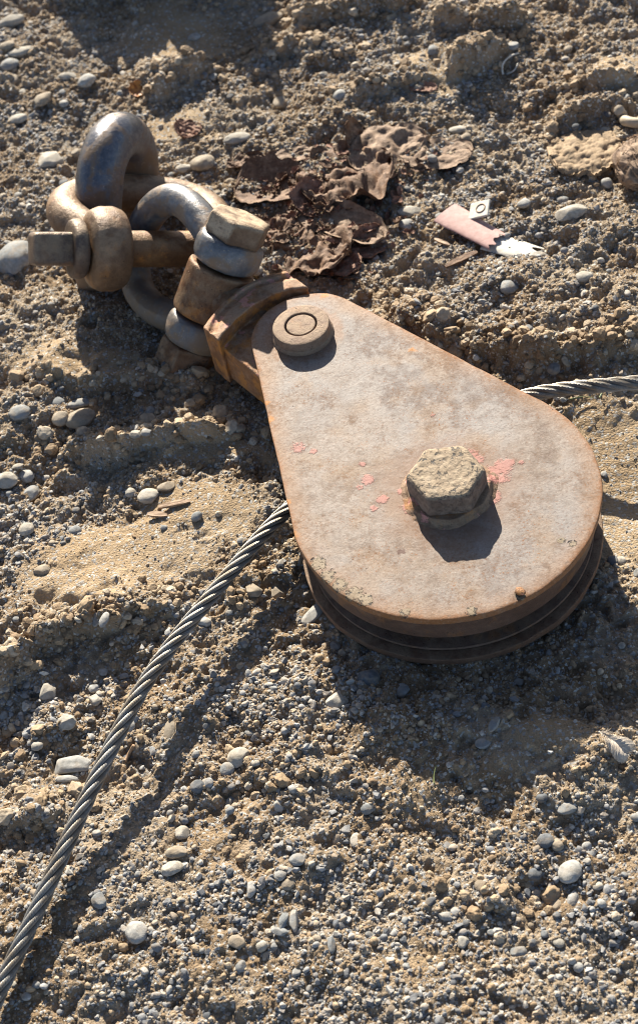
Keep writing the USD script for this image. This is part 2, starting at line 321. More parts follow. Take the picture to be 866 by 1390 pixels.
RIDGES = [  # crest (photo pixels), height, width of the steep near side, length of the gentle far side
    ([(-40, 940), (0, 915), (60, 868), (110, 852), (165, 838), (222, 808)], .022, .010, .05),
    ([(-30, 1128), (50, 1118), (95, 1088)], .016, .010, .04),
    ([(30, 497), (80, 512), (140, 512), (210, 506), (300, 520)], .014, .009, .05),
    ([(75, 596), (120, 608), (190, 600), (260, 588), (340, 588)], .015, .009, .03),
    ([(520, 408), (560, 430), (600, 448), (650, 466), (720, 478), (800, 472), (900, 452)], .017, .012, .07),
    ([(390, 24), (470, 13), (570, 8)], .016, .012, .04), ([(570, 33), (640, 30), (730, 14)], .016, .012, .04), ([(330, 66), (400, 56), (480, 72)], .014, .012, .04),
    ([(590, 100), (645, 82), (705, 52)], .022, .012, .04), ([(470, 122), (540, 110), (610, 104)], .014, .012, .04), ([(770, 112), (830, 104), (880, 96)], .016, .01, .04),
    ([(735, 165), (790, 150), (866, 136)], .016, .010, .03), ([(190, 128), (240, 104), (295, 80)], .022, .012, .05),
    ([(620, 1212), (670, 1224), (712, 1226)], .008, .005, .02), ([(318, 1052), (355, 1060), (395, 1058)], .011, .006, .03), ([(640, 470), (700, 500)], .008, .01, .03),
    ([(300, 820), (350, 800)], .004, .01, .03), ([(20, 1010), (80, 985), (130, 960)], .008, .01, .04), ([(60, -20), (150, -34), (260, -36), (370, -60)], .075, .02, .08)]
HOLLOWS = [(800, 640, 150, 120, -.012), (265, 470, 110, 60, -.020), (170, 330, 110, 60, -.006), (480, 700, 120, 160, -.004)]
NEARRISE = [(640, 1000, 190, 70, .010), (780, 1010, 130, 60, .014)]
def seg_dist(xy, pts):
    best = np.full(len(xy), 9.); side = np.zeros(len(xy)); s_at = np.zeros(len(xy)); P = np.array([at(*p)[:2] for p in pts]); L = 0.
    for a, b in zip(P[:-1], P[1:]):
        d = b - a; l = np.hypot(*d); t = np.clip(((xy - a) @ d) / l ** 2, 0, 1); q = a + t[:, None] * d
        e = np.hypot(*(xy - q).T); k = e < best; best[k] = e[k]
        cr = d[0] * (xy[:, 1] - a[1]) - d[1] * (xy[:, 0] - a[0]); side[k] = np.sign(cr[k]); s_at[k] = L + t[k] * l; L += l
    return best, side, s_at, L
def masks(x, y):
    q = pix(np.c_[x, y, np.zeros(len(x))]); q = q + (meshkit.fbm(np.c_[x, y, x * 0] * 14, 3, 5)[:, None] - .5) * [90, 60]
    sm = np.clip((gauss(q, SMOOTH) - .16) / .34, 0, 1); sm = sm * sm * (3 - 2 * sm)
    return sm, np.clip(gauss(q, GRAVEL, .16), 0, 1)
def height(x, y, fine=True):
    x, y = np.asarray(x, float), np.asarray(y, float); xy = np.c_[x, y]; p3 = np.c_[x, y, np.zeros(len(x))]; q = pix(p3)
    sm, gr = masks(x, y); h = np.full(len(x), -.006)
    h += (meshkit.fbm(p3 * 5.5, 3, 1) - .5) * .030
    flat = 1 - .5 * np.clip((q[:, 1] - 980) / 120, 0, 1)                 # the near dirt is more trodden down
    h += (meshkit.fbm(p3 * [16, 24, 1], 3, 2) - .5) * .018 * (1 - .6 * sm) * flat
    wob = (meshkit.fbm(p3 * 45, 3, 3) - .5)
    for pts, amp, wn, wf in RIDGES:
        near = (np.abs(xy - np.array([at(*p)[:2] for p in pts]).mean(0)) < .35).all(1)
        if not near.any(): continue
        d, sd, s, L = seg_dist(xy[near], pts); sdist = d * sd + wob[near] * .022
        env = np.clip(np.minimum(s, L - s) / .035, 0, 1); env = env * env * (3 - 2 * env) * (d < .2)
        f = np.where(sdist > 0, np.exp(-sdist / wf), np.exp(-(sdist / wn) ** 2))
        h[near] += 1.8 * amp * f * env * (.75 + wob[near] * 1.2)
    for cx, cy, rx, ry, w in HOLLOWS + NEARRISE: h += w * np.exp(-(((q[:, 0] - cx) / rx) ** 2 + ((q[:, 1] - cy) / ry) ** 2))
    # level bed under the block
    r = np.hypot(x, y); t = np.clip((r - .15) / .05, 0, 1); t2 = np.clip((np.hypot(*(xy - PIN[:2]).T) - .08) / .05, 0, 1)
    h = np.where(h > -.004, -.004 + (h + .004) * np.minimum(t, t2), h)
    if fine:
        c1 = meshkit.fbm(p3 * 95, 2, 11); c2 = meshkit.fbm(p3 * 230, 2, 12); c3 = meshkit.noise(p3 * 520, 13)
        rid = 1 - np.abs(2 * c1 - 1)
        k = (1 - .85 * sm) * (.35 + .65 * flat)
        pk = meshkit.fbm(p3 * 38, 3, 14); pit = np.clip((pk - .56) / .10, 0, 1)
        h += k * ((c1 - .5) * .0080 + (c2 - .5) * .0056 - pit * .007) + (.10 + .90 * k) * (c3 - .5) * .0012
    return h
def graded(lo, hi, step, out, n):
    g = np.arange(lo, hi, step); e = np.geomspace(step, out, n); e = np.cumsum(e)
    return np.r_[lo - e[::-1], g, g[-1] + e]
gx = graded(-.64, .34, .0016, .8, 34); gy = np.r_[np.arange(-.52, .35, .0016), np.arange(.35, 1.14, .0022)]
e_ = np.cumsum(np.geomspace(.002, .8, 34)); gy = np.r_[gy[0] - e_[::-1], gy, gy[-1] + e_]
XX, YY = np.meshgrid(gx, gy); HH = height(XX.ravel(), YY.ravel())
nx, ny = len(gx), len(gy)
idx = np.arange(nx * ny).reshape(ny, nx); q = np.stack([idx[:-1, :-1], idx[:-1, 1:], idx[1:, 1:], idx[1:, :-1]], -1).reshape(-1, 4)
gm = usdkit.mesh(stage, '/World/ground', (np.c_[XX.ravel(), YY.ravel(), HH], q), soil, True)
SM, GR = masks(XX.ravel(), YY.ravel())
UsdGeom.PrimvarsAPI(gm).CreatePrimvar('smooth', Sdf.ValueTypeNames.FloatArray, 'vertex').Set(Vt.FloatArray.FromNumpy(SM.astype(np.float32)))
tag(gm, kind='structure')
hgt = RegularGridInterpolator((gy, gx), HH.reshape(ny, nx), bounds_error=False, fill_value=0.)
ground = lambda x, y: hgt(np.c_[np.atleast_1d(y), np.atleast_1d(x)])
def onground(px, py):
    z = 0.
    for _ in range(4): P = at(px, py, z); z = float(ground(P[0], P[1])[0])
    return at(px, py, z)
def scale_at(P): return FPX / float((P - EYE) @ CM[2])          # photo pixels per metre

# ------------------------------------------------------------------ the snatch block
def teardrop(off, z, n=150):
    R, r, d = BIG - off, RSM - off, DPIN; b = math.acos((BIG - RSM) / DPIN)
    a1 = np.linspace(b, 2 * math.pi - b, n); a2 = np.linspace(-b, b, n // 2)
    P = np.r_[np.c_[R * np.cos(a1), R * np.sin(a1)], np.c_[d + r * np.cos(a2), r * np.sin(a2)]]
    Q = []
    for a, c in zip(P, np.roll(P, -1, 0)):
        k = max(1, int(np.hypot(*(c - a)) / .012)); Q += [a + (c - a) * t / k for t in range(k)]
    Q = np.array(Q); ca, sa = math.cos(AXA), math.sin(AXA)
    return np.c_[Q[:, 0] * ca - Q[:, 1] * sa, Q[:, 0] * sa + Q[:, 1] * ca, np.full(len(Q), z)]
def plate(z0, z1, seed, b=.0016):
    rings = [(b, z0), (b * .3, z0 + b * .3), (0, z0 + b), (0, z1 - b), (b * .3, z1 - b * .35), (b, z1 - .0001), (b * 3, z1), (.008, z1), (.013, z1), (.02, z1), (.03, z1), (.045, z1)]
    out = []
    for o, z in rings:
        T = teardrop(o, z); w = (meshkit.fbm(T * 55 + seed, 3, seed) - .5) * .0022 + (meshkit.fbm(T * 9 + seed, 2, seed) - .5) * .002
        c = T - T.mean(0); c[:, 2] = 0; c /= np.linalg.norm(c, axis=1, keepdims=True)
        out.append(T + c * (w * (1 if o < .01 else 0))[:, None])
    return loft(out)
def edge_distance(v):
    q = v[:, :2] @ np.array([[math.cos(AXA), -math.sin(AXA)], [math.sin(AXA), math.cos(AXA)]]); px, py = np.abs(q[:, 1]), q[:, 0]   # uneven capsule
    b = (BIG - RSM) / DPIN; a = math.sqrt(1 - b * b); kk = -b * px + a * py
    d = np.where(kk < 0, np.hypot(px, py) - BIG, np.where(kk > a * DPIN, np.hypot(px, py - DPIN) - RSM, px * a + py * b - BIG))
    return np.maximum(-d, 0)
block = thing('snatch_block', 'heavy rusty teardrop snatch block lying on the gravel with the steel rope through it', 'snatch block', (0, 0, 0))
top = part(block, 'cheek_plate', plate(PLATE_Z - .0085, PLATE_Z, 3), plate_m, 32, 'worn upper cheek plate with pink paint flecks')
ev_ = np.array(UsdGeom.Mesh(top).GetPointsAttr().Get()); UsdGeom.PrimvarsAPI(top).CreatePrimvar('edge', Sdf.ValueTypeNames.FloatArray, 'vertex').Set(Vt.FloatArray.FromNumpy(edge_distance(ev_).astype(np.float32)))
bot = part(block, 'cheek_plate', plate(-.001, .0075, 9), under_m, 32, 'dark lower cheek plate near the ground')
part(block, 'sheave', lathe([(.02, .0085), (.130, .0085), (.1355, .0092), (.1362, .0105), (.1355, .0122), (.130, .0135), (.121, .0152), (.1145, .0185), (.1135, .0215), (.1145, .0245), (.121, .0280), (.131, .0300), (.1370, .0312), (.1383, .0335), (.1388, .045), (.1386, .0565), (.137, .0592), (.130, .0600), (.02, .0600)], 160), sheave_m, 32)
def shift(m, o): v, f = arr(m); return v + o, f
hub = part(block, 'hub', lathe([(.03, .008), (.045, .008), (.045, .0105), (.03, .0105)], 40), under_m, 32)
wash = loft([np.c_[np.cos(t := np.linspace(0, 2 * np.pi, 60, endpoint=False)) * r * (1 + .03 * np.sin(3 * t + 1) + .02 * np.sin(7 * t)), np.sin(t) * r * (1 + .03 * np.sin(3 * t + 1) + .02 * np.sin(7 * t)), np.full(60, z)]
             for r, z in ((.0470, PLATE_Z - .0008), (.0440, PLATE_Z + .0006), (.0410, PLATE_Z + .0024), (.0385, PLATE_Z + .0056), (.034, PLATE_Z + .0060))])
part(block, 'weld_bead', shift(rough(man_of(wash).refine_to_length(.0025), .0013, 140, 4), BOLT), rust_look('weld_rust', C(.105, .052, .026), C(.165, .095, .055), C(.22, .145, .09), orange=.5, dusty=.3, pink=.6, ot=.5), 40)
hb = man_of(loft([hexring(.0372, PLATE_Z + .0002, .2), hexring(.0380, PLATE_Z + .003, .2), hexring(.0378, PLATE_Z + .0215, .2), hexring(.0368, PLATE_Z + .0252, .24), hexring(.0345, PLATE_Z + .0276, .3), hexring(.0300, PLATE_Z + .0286, .36), hexring(.016, PLATE_Z + .0282, .5)])).refine_to_length(.0014)
part(block, 'centre_bolt', shift(rough(rough(hb, .0009, 70, 6), .0007, 300, 5), BOLT), bolt_m, 50, 'mud-caked hexagonal bolt head in the middle of the plate')
b0 = PIN + [-.0062, -.001, PLATE_Z]
boss = lathe([(.02, -.001), (.0325, -.001), (.0322, .002), (.0305, .004), (.0300, .0118), (.0292, .0135), (.0275, .0142), (.0186, .0146), (.0174, .0142), (.0168, .0125), (.0165, .0085), (.005, .0082)], 72)
pb = part(block, 'pin_boss', shift(rough(boss, .0003, 150, 8), b0), boss_m, 30, 'round raised boss at the narrow end')
part(pb, 'pin_end', shift(lathe([(.005, .0083), (.0148, .0083), (.0152, .0095), (.0152, .0128), (.0147, .0136), (.0138, .0139), (.004, .0140)], 48), b0), boss_m, 30)

# the yoke that swings on the pin, with the eye that the shackle bolt goes through
YA = math.radians(130); YE = V3(math.cos(YA), math.sin(YA), 0); YS = V3(math.sin(YA), -math.cos(YA), 0)
def yp(e, s, z): return PIN + YE * e + YS * s + V3(0, 0, z)
def ypoly(pts, z0, z1):
    P = np.array([(yp(e, s, 0))[:2] for e, s in pts]); cs = CrossSection([P])
    if cs.area() <= 0: cs = CrossSection([P[::-1]])
    return Manifold.extrude(cs, z1 - z0).translate((0, 0, z0))
outer = [(.088, -.072), (.094, -.058), (.101, -.036), (.1055, -.010), (.103, .010), (.097, .028), (.088, .042)]
gapl = [(.050, .041), (.062, .027), (.070, .010), (.0735, -.014), (.071, -.040), (.064, -.064), (.060, -.073)]
head = ypoly(outer + gapl, .010, .0755)
tongue = ypoly([(.09, -.068), (.09, .035), (.03, .045), (-.03, .045), (-.045, 0), (-.035, -.070)], .013, .0585)
def chain(P, r, seg=14):
    out = None
    for a, b in zip(P[:-1], P[1:]):
        h = Manifold.batch_hull([Manifold.sphere(r, seg).translate(tuple(map(float, a))), Manifold.sphere(r, seg).translate(tuple(map(float, b)))]); out = h if out is None else out + h
    return out
groove = chain(spline([yp(*p, .0785) for p in [(.076, -.068), (.085, -.056), (.0935, -.030), (.0965, -.008), (.094, .008), (.088, .022), (.079, .038), (.07, .05)]], 22), .0062)
# shackle frame
O1 = at(290, 395, .052)
B1 = unit([-.626, .78, 0.])
def solve_axis(O, b, slope):
    "the unit vector square to b whose picture has dx/dy = slope"
    w = unit(np.cross(b, [0, 0, 1.0])); u = np.cross(w, b); best = None
    for t in np.linspace(-math.pi / 2, math.pi / 2, 721):
        a = u * math.cos(t) + w * math.sin(t); d = (pix(O + a * .01) - pix(O))[0]
        if d[1] < 0:
            e = abs(d[0] / d[1] - slope)
            if best is None or e < best[0]: best = (e, a)
    return best[1]
A1 = solve_axis(O1, B1, -.372); C1 = np.cross(A1, B1)
eye = man_of(cyl(O1, A1, .0375, -.0295, .0295, 48, .004))
neck = Manifold.batch_hull([Manifold.sphere(.026, 20).translate(tuple(yp(.085, -.013, .040))), Manifold.sphere(.028, 20).translate(tuple(O1 - B1 * .012))])
yk = forge((head + tongue - groove), .0026, 4, .0006, 120, 3)
yoke = part(block, 'yoke', yk, yoke_m, 48, 'rusty yoke with grooved rim and pink paint')
part(yoke, 'eye', join(forge(eye, .003, 2, .0004, 110, 5), forge(neck, .004, 2, .0004, 110, 6)), eye_m, 40)

# ------------------------------------------------------------------ shackles and chain link
def bow(O, a, b, prof, r, ear_r, ear0, ear1, seed, eb=.010):
    "a forged bow with an ear at each end; prof: (a, b) of half the centre line, from the ear to the crown"
    half = [O + a * p + b * q for p, q in prof]; other = [O - a * p + b * q for p, q in prof]
    P = spline(half + other[-2::-1], 90); man = man_of(tube(P, r, 20))
    for s in (1, -1): man = man + man_of(cyl(O, a * s, ear_r, ear0, ear1, 40, eb))
    return forge(man, .0032, 10, .0006, 60, seed)
sh1 = thing('bow_shackle', 'grey bow shackle bolted to the eye of the snatch block yoke', 'shackle', (O1[0], O1[1], 0))
part(sh1, 'bow', bow(O1, A1, B1, [(.048, -.004), (.049, .022), (.057, .052), (.0625, .082), (.056, .115), (.033, .137), (0, .144)], .0182, .0375, .031, .0655, 21), zinc_m, 60)
X1 = unit(np.cross(A1, [.2, .9, .1])); Y1 = np.cross(A1, X1)
sh1p = part(sh1, 'pin', cyl(O1, A1, .019, -.07, .07, 24), pin_m, 40)
part(sh1, 'nut', placed(forge(man_of(hexbolt(.0355, .0635, .0895, .004, .35)), .003, 4, .0011, 90, 5), O1, X1, Y1, A1), nut_m, 40, 'dusty hexagonal nut on the upper ear')
part(sh1, 'bolt_head', placed(forge(man_of(hexbolt(.0365, -.099, -.0635, .004, .1)), .003, 4, .001, 90, 6), O1, X1, Y1, A1), eye_m, 40, 'rusty hexagonal bolt head under the lower ear')

R2 = unit([-.36, .92, -.12]); M2 = O1 + B1 * .105; P2 = unit([.85, .28, -.38]); P2 = unit(P2 - R2 * (P2 @ R2)); T2 = np.cross(P2, R2)
sh2 = thing('bow_shackle', 'tan dusty bow shackle with square-headed pin between grey shackle and chain link', 'shackle', (M2[0], M2[1], 0))
part(sh2, 'bow', bow(M2, P2, R2, [(.0635, -.004), (.064, .02), (.077, .050), (.088, .078), (.078, .112), (.046, .134), (0, .141)], .0225, .047, .039, .085, 22, .015), tanbow_m, 60)
pin2 = part(sh2, 'pin', forge(man_of(cyl(M2, P2, .0205, -.10, .10, 32)), .004, 1, .0004, 90, 7), pin_m, 50)
part(pin2, 'collar', forge(man_of(cyl(M2 - P2 * .0955, P2, .033, -.0085, .0085, 40, .005)), .004, 1, .0004, 90, 9), lug_m, 50)
def rbox(O, X, Y, Z, hx, hy, hz, r):
    hs = [Manifold.sphere(r, 16).translate(tuple(map(float, O + X * sx * (hx - r) + Y * sy * (hy - r) + Z * sz * (hz - r)))) for sx in (-1, 1) for sy in (-1, 1) for sz in (-1, 1)]
    return Manifold.batch_hull(hs)
Z2 = V3(-.05, -.75, .66); Z2 = unit(Z2 - P2 * (Z2 @ P2)); Y2 = np.cross(Z2, P2)      # its broad face turned down towards the viewer
part(pin2, 'square_head', forge(rbox(M2 - P2 * .121, P2, Y2, Z2, .026, .0185, .0185, .006), .004, 2, .0005, 90, 10), lug_m, 50)

HD = unit([.22, .80, -.56]); VD = unit([.22, .5, .8]); VD = unit(VD - HD * (VD @ HD))
LQ = M2 + R2 * .089 - P2 * .050
def link_path(Cc, half=.052, leg=.075, n=120):
    t = np.linspace(0, math.pi, 40); up = [Cc + HD * (-half * math.cos(s)) + VD * (half * math.sin(s)) for s in t]
    dn = [Cc - VD * leg + HD * (half * math.cos(s)) - VD * (half * math.sin(s)) for s in t]
    P = np.array(up + dn); return P
best = None
for s in np.linspace(0, .12, 61):                                      # how far the link stands up out of the shackle
    Cc = LQ + HD * .052 + VD * s; yy = pix(Cc + VD * .079)[0]
    if best is None or abs(yy[1] - 151) < best[0]: best = (abs(yy[1] - 151), Cc)
LC = best[1]; P = link_path(LC); P = np.vstack([P, P[:1]])
d = np.r_[0, np.cumsum(np.linalg.norm(np.diff(P, axis=0), axis=1))]; LL = np.stack([np.interp(np.linspace(0, d[-1], 141)[:-1], d, P[:, k]) for k in range(3)], 1)
def ring_tube(P, r, sides=28):
    T = np.roll(P, -1, 0) - np.roll(P, 1, 0); T /= np.linalg.norm(T, axis=1, keepdims=True); nrm = unit(np.cross(HD, VD)); N = np.cross(T, nrm); a = np.arange(sides) * 2 * np.pi / sides; n = len(P)
    v = (P[:, None] + r * (np.cos(a)[None, :, None] * N[:, None] + np.sin(a)[None, :, None] * nrm)).reshape(-1, 3)
    i, j = np.meshgrid(np.arange(n), np.arange(sides), indexing='ij'); i2 = (i + 1) % n
    qd = np.stack([i * sides + j, i * sides + (j + 1) % sides, i2 * sides + (j + 1) % sides, i2 * sides + j], -1).reshape(-1, 4)
    return v, np.vstack([qd[:, [0, 1, 2]], qd[:, [0, 2, 3]]])
lm = ring_tube(LL, .0275); lm = rough(lm, .0006, 50, 3)
t_ = trimesh.Trimesh(*lm, process=False)
if t_.volume < 0: lm = (lm[0], lm[1][:, ::-1])
link = usdkit.mesh(stage, numbered('/World/chain_link'), lm, link_m, True)
tag(link, 'thick dark steel chain link standing up through the tan shackle', 'chain link')

# ------------------------------------------------------------------ the wire rope: six strands of wires, through the sheave
RP = [at(-52, 1455, .010), at(20, 1301, .014), at(52, 1232, .018), at(112, 1098, .026), at(150, 1017, .030), at(199, 925, .032), at(300, 793, .031), at(388, 694, .0255),
      V3(-.131, .066, .0225), V3(-.106, .092, .0215), V3(-.068, .112, .0215), V3(-.03, .1245, .0215), V3(.008, .132, .0225), V3(.04, .140, .0255), at(728, 534, .029), at(770, 527.5, .032), at(840, 521, .037), V3(.30, .142, .038), V3(.45, .125, .036), V3(.62, .11, .03)]
L_ = float(np.sum(np.linalg.norm(np.diff(np.array(RP), axis=0), axis=1))); NS = int(L_ / .0022)
RC = spline(RP, NS); T_, N_, Bn_ = frames(RC); sl = np.r_[0, np.cumsum(np.linalg.norm(np.diff(RC, axis=0), axis=1))]
rope = thing('wire_rope', 'twisted steel wire rope running through the snatch block across the dirt', 'rope', (0, 0, 0))
RR, SR, WR, PITCH = .0075, .00256, .00053, .108
for k in range(6):
    ph = 2 * math.pi * (k / 6 + sl / PITCH)
    cen = RC + (RR - SR) * (np.cos(ph)[:, None] * N_ + np.sin(ph)[:, None] * Bn_)
    T, N, B = frames(cen); ms = [tube(cen, SR - WR * 1.55, 8)]
    for j in range(12):
        pj = 2 * math.pi * (j / 12 - sl / .034); ms.append(tube(cen + (SR - WR) * (np.cos(pj)[:, None] * N + np.sin(pj)[:, None] * B), WR * 1.05, 5, cap=False))
    part(rope, 'strand', join(*ms), wire_m, True)
part(rope, 'core', tube(RC, RR - SR * 1.75, 8), core_m, True)

# ------------------------------------------------------------------ stones
def blob(seed, amp=.16, sc=1.6, sub=2, facets=0):
    t = trimesh.creation.icosphere(sub); v = t.vertices.copy(); r = np.random.default_rng(seed)
    v *= (1 + amp * 2 * (meshkit.fbm(v * sc + seed * 3.1, 3, seed) - .5))[:, None]
    for _ in range(facets):                                              # broken faces
        n = unit(r.normal(size=3)); c = r.uniform(.62, .85); dd = v @ n; k = dd > c; v[k] -= n * ((dd[k] - c) * .92)[:, None]
    return v, t.faces
def turn(v, yaw, roll=0., pitch=0.):
    return v @ trimesh.transformations.euler_matrix(roll, pitch, yaw)[:3, :3].T
